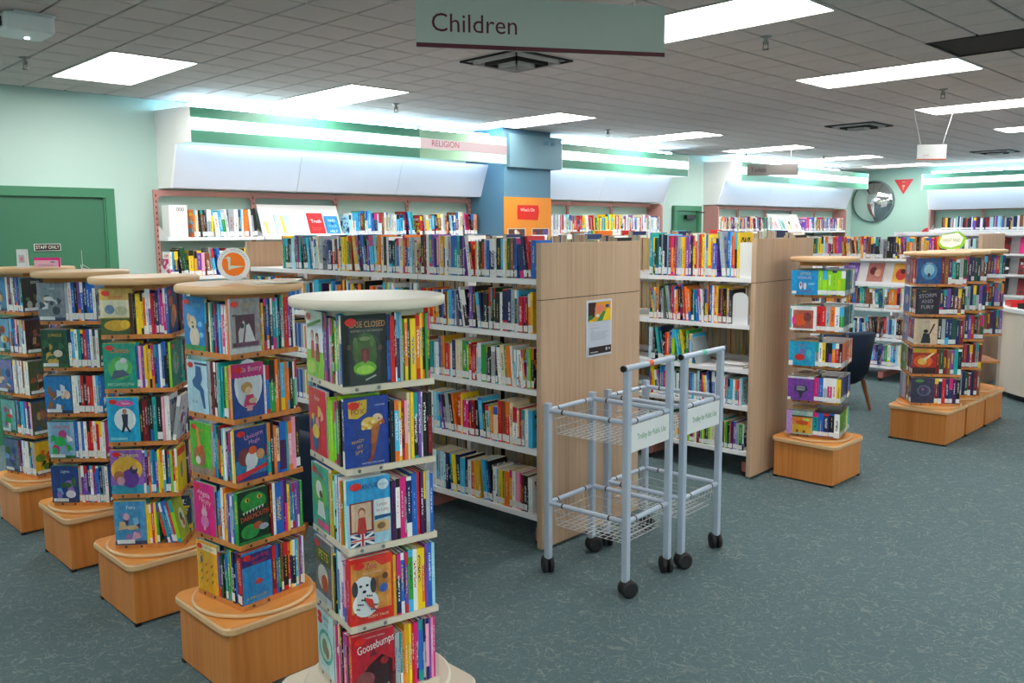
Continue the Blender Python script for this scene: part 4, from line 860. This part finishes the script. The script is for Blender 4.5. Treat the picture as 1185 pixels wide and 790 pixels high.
L3_ = [('kyyyowprRBpmmb', 'kBrstkb'), ('bipyYymBbwbkkl', 'tkRsgbk'), ('kRRkkt1.6k2iww|.6s1.4', 'PkkBrk'), ('pPrtbpyywGblry', 'BrsnkR'), ('yyryg/2.2rtbcrl1.6', 'BssbPk')]
N3L = ['golden paperback with a storm picture, spinner behind the bird-sign one', 'teal paperback with an orange dinosaur title', 'sky-blue paperback with a dancing figure in a white burst', 'violet and gold paperback with a dragon title', 'pale blue fairy story cover on the bottom tier behind the bird-sign spinner']
N3R = ['navy paperback with an orange bear, turned right on the top tier', 'dark teal paperback with a grey beast, turned right on the second tier', 'pale story paperback turned right on the third tier', 'yellow paperback with a grey figure, turned right on the fourth tier', 'olive-green paperback with a pale figure, turned right on the bottom tier']
fill(*S3, -84.5, .288, L3_, list(zip(N3L, A3L)), list(zip(N3R, A3R)), PBK, sp3, 'paperbacks on the third spinner', sticker=.15, pages=True, d=.134, hh=(.17, .198), c2='y')
DV = ('dvd_case', 'disc case', 'disc case')
def dvd_specs(seed, pal='wbBswcpbwBaktrw'):
    r_ = random.Random(seed); return [(''.join(r_.choice(pal) for _ in range(10)), ''.join(r_.choice(pal) for _ in range(9))) for _ in range(5)]
cs = [['8a98a8', '3a4a5a', 'c9a06a', 'e0e4e8', '5a6a8a'], ['2f6a4a', 'd8b040', 'b04a3a', 'e8e0d0', '1f3a2a'], ['1f78c0', 'e8f0f8', '9a6a4a', '0f4a8a', 'f0d0b0'], ['c83a8a', '2fb85a', 'f0f0f4', 'e03a3a', '7ac0e8'], ['2a4aa0', '6ab0e8', '9a7ad0', 'e8e8f4', '3a6a3a']]
d4 = ['7f8f9c', '22503c', '1c7fc8', '8ab8dc', '27458c']; nm4 = ['grey disc case with a boy and lion, top tier of the wire-stand spinner', 'dark green jungle disc case, second tier of the wire-stand spinner', 'blue underwater disc case, third tier of the wire-stand spinner', 'pale pink and green cartoon disc case, fourth tier of the wire-stand spinner', 'deep blue night-sky disc case, bottom tier of the wire-stand spinner']
A4L = [(nm4[i], scene_art(40+i, d4[i], cs[i], 12, ('Lost', 'JUNGLE', None, 'GNOMES', 'Lights')[i], ('d8dce4', 'e8c040', 'fff', 'e0283c', 'e0f0ff')[i], True)) for i in range(5)]
A4R = [(f'disc case turned right on the {tv} tier of the wire-stand spinner', scene_art(60+i, cs[i][0], cs[i], 8, None, 'ffffff', True)) for i, tv in enumerate(('top', 'second', 'third', 'fourth', 'bottom'))]
spinner(*S4, -91, .288, 'beech disc spinner with a small empty wire stand on top', 'beech', ov=.004)
fill(*S4, -91, .288, dvd_specs(4), A4L, A4R, DV, 'wire-stand spinner', 'disc cases on the wire-stand spinner', sticker=1, mesh=CASE, d=.136, hh=(.188, .19), over=.004)
spinner(*S5, -119, .288, 'beech disc spinner nearest the green door, pink sign on top', 'beech', ov=.004)
d5 = ['3f88c0', '6aa8d0', '7a78b8', '6ab0b0', '5a7090']
A5L = [(f'{c} disc case turned left on the {tv} tier of the spinner by the green door', scene_art(80+i, d5[i], cs[i], 9, None, 'ffffff', True)) for i, (tv, c) in enumerate(zip(('top', 'second', 'third', 'fourth', 'bottom'), ('blue', 'ice-blue', 'lilac', 'turquoise', 'slate')))]
d5r = ['2a2c2a', '3a2420', '4a5a3a', '5a5a48', 'e8b81e']
A5R = [(f'{c} disc case facing out on the {tv} tier of the spinner by the green door', scene_art(90+i, d5r[i], [['5a6a4a', 'a04a4a', 'c0c0b0'], ['8a4a30', 'b89060', '202020'], ['b0583a', '303a2a', 'e0c0a0'], ['c8a060', '3a5a8a', 'a86a4a'], ['e05a2a', '5a8a2a', '3a2a1a']][i], 9, ('ZERO', None, None, None, None)[i], 'e8e8e8', True)) for i, (tv, c) in enumerate(zip(('top', 'second', 'third', 'fourth', 'bottom'), ('black', 'brown', 'olive', 'khaki', 'yellow')))]
fill(*S5, -119, .288, dvd_specs(5, 'wswbRsinGwcPwb'), A5L, A5R, DV, 'spinner by the green door', 'disc cases on the spinner by the green door', sticker=1, mesh=CASE, d=.136, hh=(.188, .19), over=.004)
S6 = (5.41, 2.55)
spinner(*S6, -121, .295, 'beech audiobook spinner standing against the picture-book bookcase end', 'beech', disc=.215, ov=.021)
AU = ('audiobook_case', 'audiobook case', 'audiobook case')
A6L = [[bg('1795d8'), ('t', .52, .86, .1, 'LITTLE', .5, 'f0d860'), ('t', .5, .7, .1, 'KOALAS', .5, 'e8c8e8'), ('e', .36, .38, .06, .16, 'f2eef2'), ('e', .52, .36, .06, .14, 'e8e0ec'), ('e', .36, .42, .03, .07, 'a0406a'), ('e', .75, .45, .13, .05, '7ac8ee'), ('r', .3, .14, .8, .18, '8a6aa8'), ('r', .04, .04, .2, .16, 'e8eef2')],
       [bg('eef0f4'), ('r', .12, .08, .88, .84, 'b8584a'), ('e', .4, .45, .24, .26, 'ee5a1e'), ('e', .66, .55, .15, .2, '8a4038'), ('e', .15, .4, .07, .2, 'e8309a'), ('r', .0, .1, .06, .9, '2aa8b8')],
       [bg('1fa6d6'), ('e', .42, .35, .2, .14, 'e0302c'), ('e', .5, .6, .1, .12, '8a7ac8'), ('t', .5, .84, .08, 'ROBOT', .6, 'c0508a'), ('e', .75, .5, .1, .2, '50c0d8'), ('r', 0, 0, .16, .2, 'e8eef0')],
       [bg('7c3fa6'), ('p', [(.3, .62), (.7, .62), (.78, .45), (.58, .3), (.54, .08), (.46, .08), (.44, .3), (.24, .45)], '3a3a44'), ('r', .34, .42, .66, .6, '9aa0b0'), ('t', .5, .51, .07, 'SOUNDS', .28, '24242c'), ('r', 0, .92, 1, 1, 'e8e8f0'), ('r', 0, 0, .12, .12, 'e8eef0')],
       [bg('a9c8c0'), ('r', 0, 0, .22, 1, 'b48ad0'), ('r', .22, .06, .95, .74, 'ee8a2a'), ('p', [(.22, .4), (.5, .5), (.95, .3), (.95, .06), (.22, .06)], 'e8b428'), ('e', .6, .5, .25, .1, 'e0562a'), ('e', .75, .64, .14, .06, 'c8dc6a'), ('e', .42, .14, .05, .06, '8a4a20'), ('e', .68, .13, .05, .06, '8a4a20'), ('r', .2, .74, 1, .8, '3a4a3a')]]
N6L = ['blue koala audiobook case facing out on the lone spinner', 'white-edged audiobook case with a red and orange picture', 'sky-blue robot audiobook case on the lone spinner', 'purple audiobook case with a dark microphone', 'orange sunset audiobook case on the bottom tier of the lone spinner']
A6R = [(f'{c} audiobook case turned right on the {tv} tier of the lone spinner', [bg(h_), ('r', .0, .0, 1, .22, 'b0bcc8')]) for tv, c, h_ in (('top', 'dark teal', '1d6a7c'), ('second', 'deep teal', '14505a'), ('third', 'salmon', 'd8684a'), ('fourth', 'navy', '1f3a7a'), ('bottom', 'green', '5a9a3a'))]
L6 = [('llllll', 'tkwsb'), ('rrsowg', 'tBkts'), ('swykpork', 'oosko'), ('mbsmwy', 'BkbBk'), ('tbBkw', 'glowt')]
L6[0] = ('l1l1l1l1l1l.9', 'tkwsb')
fill(*S6, -121, .295, L6, list(zip(N6L, A6L)), A6R, AU, 'lone spinner', 'audiobook cases on the lone spinner', sticker=1, mesh=CASE, d=.168, hh=(.155, .16), over=.022)
# row of three spinners with novels
d7 = ['2c5f9a', '241a30', 'd8c0a0', 'c83a1a', '3a3858']
A7 = [('blue novel with a glowing doorway, top tier, green-badge spinner', [bg('1f4f90'), ('e', .5, .5, .34, .34, '4a90c8'), ('e', .5, .55, .22, .22, 'b0dcec'), ('e', .5, .35, .06, .08, '1a2a4a'), txt(.5, .8, .05, 'MOON', 'e0f0f8', .4)]),
      ('dark purple novel with pale cracked lettering, second tier, green-badge spinner', [bg('22182c'), txt(.5, .72, .14, 'STORM', 'b8a8b8', .8, .1), txt(.5, .5, .14, 'AND', 'a898a8', .7, .05), txt(.5, .28, .14, 'FURY', 'b8a8b8', .8), ('e', .35, .9, .1, .03, '8a7a2a')]),
      ('cream novel with a black raised-arm silhouette, third tier, green-badge spinner', [bg('d9c0a4'), ('e', .5, .52, .1, .07, '17161a'), ('p', [(.3, .05), (.72, .05), (.66, .42), (.4, .45)], '17161a'), ('p', [(.62, .4), (.7, .42), (.88, .8), (.82, .82)], '17161a'), txt(.5, .88, .04, 'THE RISE', '6a4a3a', .5)]),
      ('red and orange explosion novel, fourth tier, green-badge spinner', [bg('b02a18'), ('e', .45, .5, .4, .25, 'e8601a'), ('e', .42, .5, .2, .14, 'f8c050'), ('p', [(.5, .5), (.95, .85), (.9, .88), (.45, .6)], 'f0e0b0'), ('r', 0, 0, 1, .26, '401418'), ('r', 0, .84, 1, 1, 'd8981a'), ('e', .2, .92, .1, .04, 'a0c82a')]),
      ('slate-purple novel with a faint ring, bottom tier, green-badge spinner', [bg('3c3a58'), ('e', .55, .5, .3, .22, '6a6884'), ('e', .55, .5, .22, .16, '48466a'), ('e', .5, .55, .07, .05, 'b0607a'), ('e', .35, .88, .2, .06, '6aa04a')])]
r7 = random.Random(70); P7 = 'kBBRnPPskRBkGtrp'
rs = lambda n: ''.join(r7.choice(P7) for _ in range(n))
NVS = ('paperback_novel', 'novel', 'book')
for q, (x, lbl, ph, nt_) in enumerate(((7.02, 'first beech spinner of the row of three, green badge on top', 'green-badge spinner', 5), (7.49, 'middle beech spinner of the row of three', 'middle spinner of three', 5), (7.96, 'last beech spinner of the row of three, half empty', 'last spinner of three', 4))):
    spinner(x, 2.41, -191, .355, lbl, 'beech', disc=.235, boxw=.42, nt=nt_)
    AL_ = [(f'{c} novel turned left on the {tv} tier of the {ph}', [bg(h_), ('e', .5, .5, .3, .2, 'b0a8b0')]) for tv, c, h_ in (('top', 'dusky pink', '8a4a60'), ('second', 'blue', '2a5a9a'), ('third', 'lilac-grey', '7a7a9a'), ('fourth', 'olive', '6a8a5a'), ('bottom', 'pale', 'a8a4b4'))]
    AR_ = A7 if q == 0 else [(f'{c} novel facing out on the {tv} tier of the {ph}', scene_art(100+q*10+i, h_, ['c8c8d0', '3a3a4a', 'a06a4a'], 5)) for i, (tv, c, h_) in enumerate((('top', 'white', 'c9ccd8'), ('second', 'silver', '8a90a0'), ('third', 'blue-grey', '6a84a0'), ('fourth', 'pale grey', 'b8bcc4'), ('bottom', 'navy', '2a2c5a')))]
    fill(x, 2.41, -191, .355, [(rs(6), rs(8 if q else 7)) for _ in range(5)], AL_, AR_, NVS, ph, 'novels on the row of three spinners', sticker=.6, d=.17, hh=(.185, .2), nt=nt_-(1 if q == 2 else 0))
for k_, mb in list(STUFF.items()):
    nm = {'backs': 'shelved_books', 'spinner backs': 'spinner_books', 'right wall books': 'wall_books'}[k_]
    o = mb.build(nm, 'matte_print'); tag(o, {'backs': 'books on the far sides of the bookcases, seen through gaps', 'spinner backs': 'books on the hidden sides of the spinners', 'right wall books': 'small distant rows of mixed books on the wall shelving'}[k_], 'books', None, 'stuff')

# ------------------------------------------------------------------ small things on the spinner tops
zt_ = 1.4705
t = thing('round_sign', 'round white sign with an orange disc and a pale bird', 'sign', (1.49, 2.95, zt_), math.radians(-45))
MB().lathe([(.060, -.002), (.060, .002)], 40, (0, 0, .068), 0, 'y').build('sign_disc', 'white_plastic', t)
MB().prof([(-.02, 0), (.02, 0), (.02, .004), (.003, .006), (.003, .03), (-.003, .03), (-.003, .006), (-.02, .004)], -.03, .03).build('sign_foot', 'acrylic', t)
it = [('e', .5, .48, .36, .36, 'f47a12'), ('p', [(.18, .66), (.36, .72), (.42, .68), (.40, .44), (.86, .42), (.44, .34), (.34, .30), (.34, .56), (.30, .66)], 'cfe0d0')]
for q, ch_ in enumerate('FIRST CHAPTERS'):
    if ch_ != ' ': a = math.radians(158-q*10.5); it.append(('t', .5+.43*math.cos(a), .48+.43*math.sin(a), .05, ch_, .06, a-PI/2, '5a5a8a'))
face_print('sign_print', it, .12, .12, (-.06, -.0022, .010), (1, 0, 0), (0, 0, 1), (0, -1, 0), t)
for q, (dx, dy, rz, c_, lb) in enumerate(((.07, -.10, .5, 'W', 'cream booklet lying flat on the bird-sign spinner top'), (.10, -.12, .75, 'y', 'yellow-edged leaflet lying on the bird-sign spinner top'), (.14, -.09, .2, 'r', 'red-edged leaflet sticking out over the bird-sign spinner top'))):
    t = thing('leaflet', lb, 'leaflet', (S2[0]+dx, S2[1]+dy, zt_+.0005+q*.003), rz-.9, 'leaflets on the spinner top')
    MB().box((-.05, -.07, 0), (.05, .07, .0025)).build('sheet', 'white_paint', t)
    face_print('sheet_print', [bg('efe2c8' if c_ == 'W' else 'f2ead8'), ('r', .05, .05, .95, .3, {'W': 'd9b98a', 'y': 'f0cc20', 'r': 'e0323a'}[c_]), ('r', .1, .5, .8, .54, 'c04a4a')], .10, .14, (-.05, -.07, .0026), (1, 0, 0), (0, 1, 0), (0, 0, 1), t)
t = thing('wire_stand', 'small empty wire stand on a beech spinner top', 'display stand', (1.505, 4.585, zt_), .4)
MB().tube([(0, 0, .002), (0, .0, .10)], .0016, 6).tube([(0, 0, .05), (.0, .0, .03), (.035, -.02, .002)], .0016, 6).tube([(-.01, 0, .03), (-.03, -.03, .002)], .0016, 6).tube([(0, 0, .012), (.05, .02, .0025)], .0016, 6).build('wire', 'wire_metal', t)
t = thing('leaflet_holder', 'small white upright card holder on the spinner by the green door', 'sign', (1.445, 5.36, zt_), math.radians(-48))
MB().prof([(-.03, 0), (.03, 0), (.03, .003), (.008, .005), (.004, .10), (-.002, .10), (-.006, .005), (-.03, .003)], -.031, .031).build('holder', 'white_plastic', t)
face_print('card_print', [bg('dfe6f0'), ('r', .2, .2, .8, .7, 'b8bccc'), ('e', .5, .45, .2, .15, 'c88a98')], .056, .09, (-.028, -.0075, .006), (1, 0, 0), (0, 0, 1), (0, -1, 0), t)
t = thing('spinner_sign', 'small pink-edged sign lying upright on the spinner by the green door', 'sign', (1.545, 5.27, zt_), math.radians(-46))
MB().box((-.075, 0, 0), (.075, .004, .052)).build('sign_plate', 'white_plastic', t)
face_print('sign_print', [bg('f3c6de'), ('r', 0, .72, 1, 1, 'e81e96'), ('r', .92, 0, 1, 1, 'e81e96'), ('t', .45, .18, .16, 'MOVIES FOR ALL', .8, '6a1f50'), ('e', .7, .52, .1, .1, '8a90b8')], .15, .052, (-.075, -.0005, 0), (1, 0, 0), (0, 0, 1), (0, -1, 0), t)
t = thing('badge_sign', 'green-rimmed white badge-shaped sign standing on a spinner top', 'sign', (7.36, 2.42, zt_), math.radians(-66))
hexp = [(-.10, .07), (-.075, .13), (.05, .155), (.105, .105), (.085, .035), (.0, .01), (-.075, .02)]
mb = MB(); mb.M = Matrix.Rotation(PI/2, 4, 'X'); mb.prism(hexp, -.003, .003); mb.build('sign_plate', col_mat('l'), t)
mb = MB(); mb.box((-.03, -.02, 0), (.03, .02, .012)); mb.build('sign_foot', 'white_plastic', t)
face_print('sign_print', [('p', [(.1, .42), (.17, .75), (.7, .88), (.9, .62), (.82, .3), (.5, .15), (.2, .22)], 'f2f6ee'), ('t', .5, .5, .14, 'GREAT READ', .6, '5a8a3a'), ('p', [(.25, .78), (.6, .85), (.58, .88), (.25, .82)], '4aa02a')], .21, .165, (-.105, -.004, .0), (1, 0, 0), (0, 0, 1), (0, -1, 0), t)

# ------------------------------------------------------------------ signs on the ceiling
a, b = Vector((2.41, 3.008, 0)), Vector((3.39, 2.406, 0)); v = b-a; rz = math.atan2(v.y, v.x); LW = v.length
t = thing('hanging_sign', 'large hanging sign reading children with a maroon lower edge', 'sign', (a.x, a.y, 2.445), rz)
MB().box((0, 0, 0), (LW, .012, .222)).build('sign_panel', 'sign_grey', t)
it = [('r', 0, .0, 1, .085, '560c26')]
it.append(('t', .225, .46, .36, 'Children', .375, '5a0f2a'))
face_print('lettering', it, LW, .222, (0, -.0006, 0), (1, 0, 0), (0, 0, 1), (0, -1, 0), t)
for u in (.12, .87): MB().tube([(LW*u, .006, .222), (LW*u+(.02 if u > .5 else -.02), .006, CEIL-2.445)], .0018, 6).build('hanging_wire', 'wire_metal', t)
a = Vector((8.655, 3.20, 0)); b = Vector((8.848, 3.0, 0)); v = b-a; rz = math.atan2(v.y, v.x); LW = v.length
t = thing('hanging_sign', 'small white hanging sign with an orange-red lower edge on splayed wires', 'sign', (a.x, a.y, 2.30), rz)
MB().box((0, 0, 0), (LW, .012, .145)).build('sign_panel', 'white_plastic', t)
face_print('lettering', [('r', 0, 0, 1, .08, 'c8502a'), ('t', .3, .3, .16, 'staff', .3, 'd8a890')], LW, .145, (0, -.0006, 0), (1, 0, 0), (0, 0, 1), (0, -1, 0), t)
for u0, u1 in ((.12, -.2), (.86, 1.2)): MB().tube([(LW*u0, .006, .145), (LW*u1, .006, CEIL-2.30)], .002, 6).build('hanging_wire', 'white_plastic', t)
a = Vector((10.95, 6.34, 0)); b = Vector((11.456, 5.834, 0)); v = b-a; rz = math.atan2(v.y, v.x); LW = v.length
t = thing('hanging_sign', 'grey hanging toilets sign in front of the far canopy', 'sign', (a.x, a.y, 2.401), rz)
MB().box((0, 0, 0), (LW, .012, .157)).build('sign_panel', 'sign_dim', t)
face_print('lettering', [('t', .22, .5, .42, 'Toilets', .3, '5a3a44')], LW, .157, (0, -.0006, 0), (1, 0, 0), (0, 0, 1), (0, -1, 0), t)
for u in (.15, .85): MB().tube([(LW*u, .006, .157), (LW*u, .006, CEIL-2.401)], .002, 6).build('hanging_wire', 'wire_metal', t)

# ------------------------------------------------------------------ things on the far right wall
t = thing('convex_mirror', 'round convex security mirror on the far wall', 'mirror', (XR-.002, 7.145, 2.185), 0)
R0 = .40; prof = []
for q in range(13): an = q/12*math.radians(48); prof.append((R0*math.sin(an)/math.sin(math.radians(48)), -.03-(R0/math.sin(math.radians(48)))*(math.cos(an)-math.cos(math.radians(48)))))
MB().lathe([(p[0] if p[0] > 0 else .0001, p[1]) for p in prof], 40, (0, 0, 0), 0, 'x').build('mirror_dome', 'mirror_glass', t)
MB().lathe([(R0+.012, -.0), (R0+.012, -.04), (R0-.005, -.045)], 40, (0, 0, 0), 0, 'x').build('mirror_rim', 'mirror_rim', t)
t = thing('triangle_sign', 'red downward triangle fire sign beside the convex mirror', 'sign', (XR-.012, 6.575, 2.59), -PI/2)
mb = MB(); mb.M = Matrix.Rotation(PI/2, 4, 'X'); mb.prism([(-.18, .0), (.18, 0), (0, -.28)], -.004, .004); mb.build('sign_plate', 'red_plastic', t)
face_print('sign_print', [('t', .5, .82, .08, 'FIRE', .3, 'f0c8c0'), ('e', .5, .55, .07, .07, 'e8c0a8'), ('r', .47, .3, .53, .45, 'e8a088')], .36, .28, (-.18, -.006, -.28), (1, 0, 0), (0, 0, 1), (0, -1, 0), t)
t = thing('fire_point_sign', 'small round red sign low beside the far wall shelving', 'sign', (XR-.012, 6.08, 1.53), -PI/2)
mb = MB(); mb.lathe([(.13, -.006), (.13, 0)], 24, (0, 0, 0), 0, 'y'); mb.build('sign_plate', 'red_plastic', t)

# ------------------------------------------------------------------ trolleys
def trolley(x0, y0, x1, y1, label, band, rz=0.):
    t = thing('book_trolley', label, 'trolley', (x0, y0, 0), rz, 'silver wire-basket trolleys'); w_, d_ = x1-x0, y1-y0
    for x, y, top in ((0, 0, 1.04), (w_, 0, 1.04), (0, d_, .84), (w_, d_, .84)):
        MB().prism(rrect(x-.0155, y-.0155, x+.0155, y+.0155, .004, 2), .075, top).build('post', 'silver_tube', t)
        c = MB(); a = .9 if (x > 0) != (y > 0) else -.5; c.M = frame((x, y, 0), a)
        c.lathe([(.011, .062), (.011, .08)], 10).box((-.010, -.014, .05), (.028, .014, .07), ch=.003); cc = c.build('caster', 'black_plastic', t)
        for s in (-.016, .016):
            wl = MB(); wl.M = frame((x, y, 0), a); wl.lathe([(.03, s-.012), (.041, s-.008), (.041, s+.008), (.03, s+.012)], 18, (.012, 0, .041), 0, 'y'); wl.build('wheel', 'tyre_black', cc)
    hb = MB().tube([(-.03, 0, 1.052), (w_+.03, 0, 1.052)], .0135, 14).build('handle', 'silver_tube', t)
    for x in (-.031, w_+.031): MB().lathe([(.0145, -.006), (.0145, .006)], 14, (x, 0, 1.052), 0, 'x').build('handle_cap', 'black_plastic', hb)
    MB().lathe([(.0145, -.016), (.0145, .016)], 14, (w_*.5, 0, 1.052), 0, 'x').build('handle_band', band, hb)
    for z in (.806, .352):
        for p, q in (((0, 0), (w_, 0)), ((w_, 0), (w_, d_)), ((w_, d_), (0, d_)), ((0, d_), (0, 0))):
            MB().tube([(*p, z), (*q, z)], .0115, 12).build('rail', 'silver_tube', t)
        r = MB(); zb = z-.115; n = 9; m_ = 11; i0 = .03
        for k in range(n+1): x = i0+(w_-2*i0)*k/n; r.tube([(x, i0*.4, z+.0), (x, i0, zb), (x, d_-i0, zb), (x, d_-i0*.4, z)], .0017, 4)
        for k in range(m_+1): y = i0+(d_-2*i0)*k/m_; r.tube([(i0, y, zb), (w_-i0, y, zb)], .0017, 4)
        for zz in (.045, .085): f = i0*.4+(i0*.6)*zz/.115; r.tube([(f, f, z-zz), (w_-f, f, z-zz), (w_-f, d_-f, z-zz), (f, d_-f, z-zz), (f, f, z-zz)], .0017, 4)
        tag(r.build('wire_basket', 'wire_metal', t), kind='stuff')
        for x, y in ((.07, 0), (w_-.07, 0), (0, .09), (0, d_-.09), (w_, d_-.09), (.07, d_), (w_-.07, d_)):
            MB().lathe([(.0128, -.004), (.0128, .004)], 12, (x, y, z), 0, 'x' if y in (0, d_) and x not in (0, w_) else 'y').build('basket_clip', 'screw_dark', t)
    MB().box((.016, -.009, .668), (w_-.016, -.004, .792)).build('sign_plate', 'white_plastic', t)
    face_print('lettering', [('t', .54, .50, .22, 'Trolley for Public Use', .74, '2f8f60')], w_-.032, .124, (.016, -.0095, .668), (1, 0, 0), (0, 0, 1), (0, -1, 0), t)
    return t
flat('clip_orange', 'f0642a', .4); flat('clip_teal', '4fc0a8', .4)
trolley(2.965, 2.275, 3.328, 2.72, 'silver wire-basket trolley with an orange handle band, nearer the bookcase end', 'clip_orange', math.radians(4.5))
trolley(3.425, 2.29, 3.775, 2.735, 'silver wire-basket trolley with a teal handle band, on the right', 'clip_teal', math.radians(3))

# ------------------------------------------------------------------ navy tub chair, issue desk and magazine rack
def shell(r0, r1, z0, ztop, a0, a1, n=18):
    vs = []; 
    for i in range(n+1):
        a = a0+(a1-a0)*i/n; e = abs(i/n-.5)*2; zt2 = ztop-(.10*e**3)
        for r_, z in ((r1-.09, z0), (r1, z0+.1), (r1+.05, zt2-.02), (r1+.03, zt2), (r0+.01, zt2), (r0, zt2-.02), (r0-.03, z0)):
            vs.append((r_*math.cos(a), r_*math.sin(a)*.92, z))
    fs = [(i*7+k, (i+1)*7+k, (i+1)*7+(k+1) % 7, i*7+(k+1) % 7) for i in range(n) for k in range(7)]
    mb = MB(); mb.quads(vs, fs, 0, True); mb.face(vs[:7], 0); mb.face(vs[-7:][::-1], 0); return mb
def armchair(label, loc, rz):
    t = thing('armchair', label, 'armchair', loc, rz, 'navy tub armchairs')
    shell(.25, .33, .25, .73, math.radians(-105), math.radians(105)).build('backrest', 'navy_fabric', t)
    MB().prism([(.30*math.cos(i*PI/12)*(1 if math.cos(i*PI/12) > 0 else 1.05), .27*math.sin(i*PI/12)) for i in range(24)], .27, .43, 0, None, True, ch=.03).build('seat_cushion', 'navy_fabric', t)
    for a, b in ((.2, .18), (.2, -.18), (-.22, .2), (-.22, -.2)):
        mb = MB(); n = 8; top = [(a+.022*math.cos(i*PI/4), b+.022*math.sin(i*PI/4), .28) for i in range(n)]; bot = [(a*1.35+.012*math.cos(i*PI/4), b*1.2+.012*math.sin(i*PI/4), 0) for i in range(n)]
        mb.quads(bot+top, [(i, (i+1) % n, n+(i+1) % n, n+i) for i in range(n)], 0, True); mb.face(bot[::-1]); mb.face(top); mb.build('leg', 'leg_wood', t)
armchair('navy fabric tub armchair with tapered wooden legs, by the farthest bookcase', (7.66, 3.50, 0), math.radians(-112))
armchair('navy tub armchair half hidden behind the cream-boarded spinner', (2.33, 3.56, 0), math.radians(150))
DX, DY = 9.86, 1.69
t = thing('issue_desk', 'curved cream issue desk with a pale counter top at the right', 'desk', (DX, DY, 0))
def arc(r, a0, a1, n=20): return [(r*math.cos(math.radians(a0+(a1-a0)*i/n)), r*math.sin(math.radians(a0+(a1-a0)*i/n))) for i in range(n+1)]
def ring(r0, r1, z0, z1):
    mb = MB(); A, B = arc(r1, 60, 225), arc(r0, 60, 225); n = len(A)
    vs = [(*p, z) for z in (z0, z1) for L_ in (A, B) for p in L_]; q = lambda z, l, i: z*2*n+l*n+i; fs = []
    for i in range(n-1): fs += [(q(0,0,i), q(0,0,i+1), q(1,0,i+1), q(1,0,i)), (q(0,1,i+1), q(0,1,i), q(1,1,i), q(1,1,i+1)), (q(1,0,i), q(1,0,i+1), q(1,1,i+1), q(1,1,i)), (q(0,0,i+1), q(0,0,i), q(0,1,i), q(0,1,i+1))]
    for i in (0, n-1): fs.append((q(0,0,i), q(1,0,i), q(1,1,i), q(0,1,i)))
    mb.quads(vs, fs); return mb
ring(.96, 1.0, .06, .845).build('desk_front', 'cream_desk', t)
ring(.90, .95, .0, .06).build('desk_kick', 'black_plastic', t)
ring(.45, 1.03, .845, .88).build('desk_top', 'white_plastic', t)
for i, (an, c_, ln, lb) in enumerate(((115, 'r', .3, 'red tray on the issue desk'), (140, 'k', .26, 'black tray on the issue desk beside the red one'))):
    x = DX+.85*math.cos(math.radians(an)); y = DY+.85*math.sin(math.radians(an))
    t = thing('desk_tray', lb, 'tray', (x, y, .8805), math.radians(an+90), 'trays on the issue desk')
    MB().box((-ln/2, -.10, 0), (ln/2, .10, .004)).box((-ln/2, -.10, 0), (ln/2, -.095, .05)).box((-ln/2, .095, 0), (ln/2, .10, .05)).box((-ln/2, -.1, 0), (-ln/2+.005, .1, .05)).box((ln/2-.005, -.1, 0), (ln/2, .1, .05)).build('tray', col_mat(c_), t)
# white magazine rack behind the desk
mwR = frame((13.2, 5.05, 0), math.radians(-87.5)); t = thing('magazine_rack', 'white stepped magazine rack behind the issue desk', 'magazine rack'); t.matrix_world = mwR
MB().box((0, -.0, .02), (2.6, .03, 1.60)).build('back_panel', 'shelf_white', t)
for s in (0, 1.3, 2.58): MB().box((s, -.30, .02), (s+.02, 0, 1.60)).build('side_panel', 'shelf_white', t)
for z in (1.57, 1.30, 1.02, .74, .46, .18): MB().box((.02, -.30, z-.025), (2.58, 0, z)).build('shelf', 'shelf_white', t)
rm = random.Random(5)
for li, z in enumerate((1.30, 1.02, .74)):
    for q in range(8):
        c_ = rm.choice('iwskcmR'); h_ = PAL[c_][0]
        face_book('magazine', f"{PAL[c_][1]} magazine, {ordinal(q+1)} from the left, {('upper', 'middle', 'lower')[li]} row of the white magazine rack", .20, .23, .004, c_, scene_art(200+li*10+q, h_, ['e8e8ee', '2a2a34', 'd83a7a', '7ac0d8'], 4, 'LIFE', 'f4f4f8'), mwR @ T_((.06+q*.31, -.2, z+.002)) @ Matrix.Rotation(-.3, 4, 'X'), 'magazines on the white rack', 'magazine')
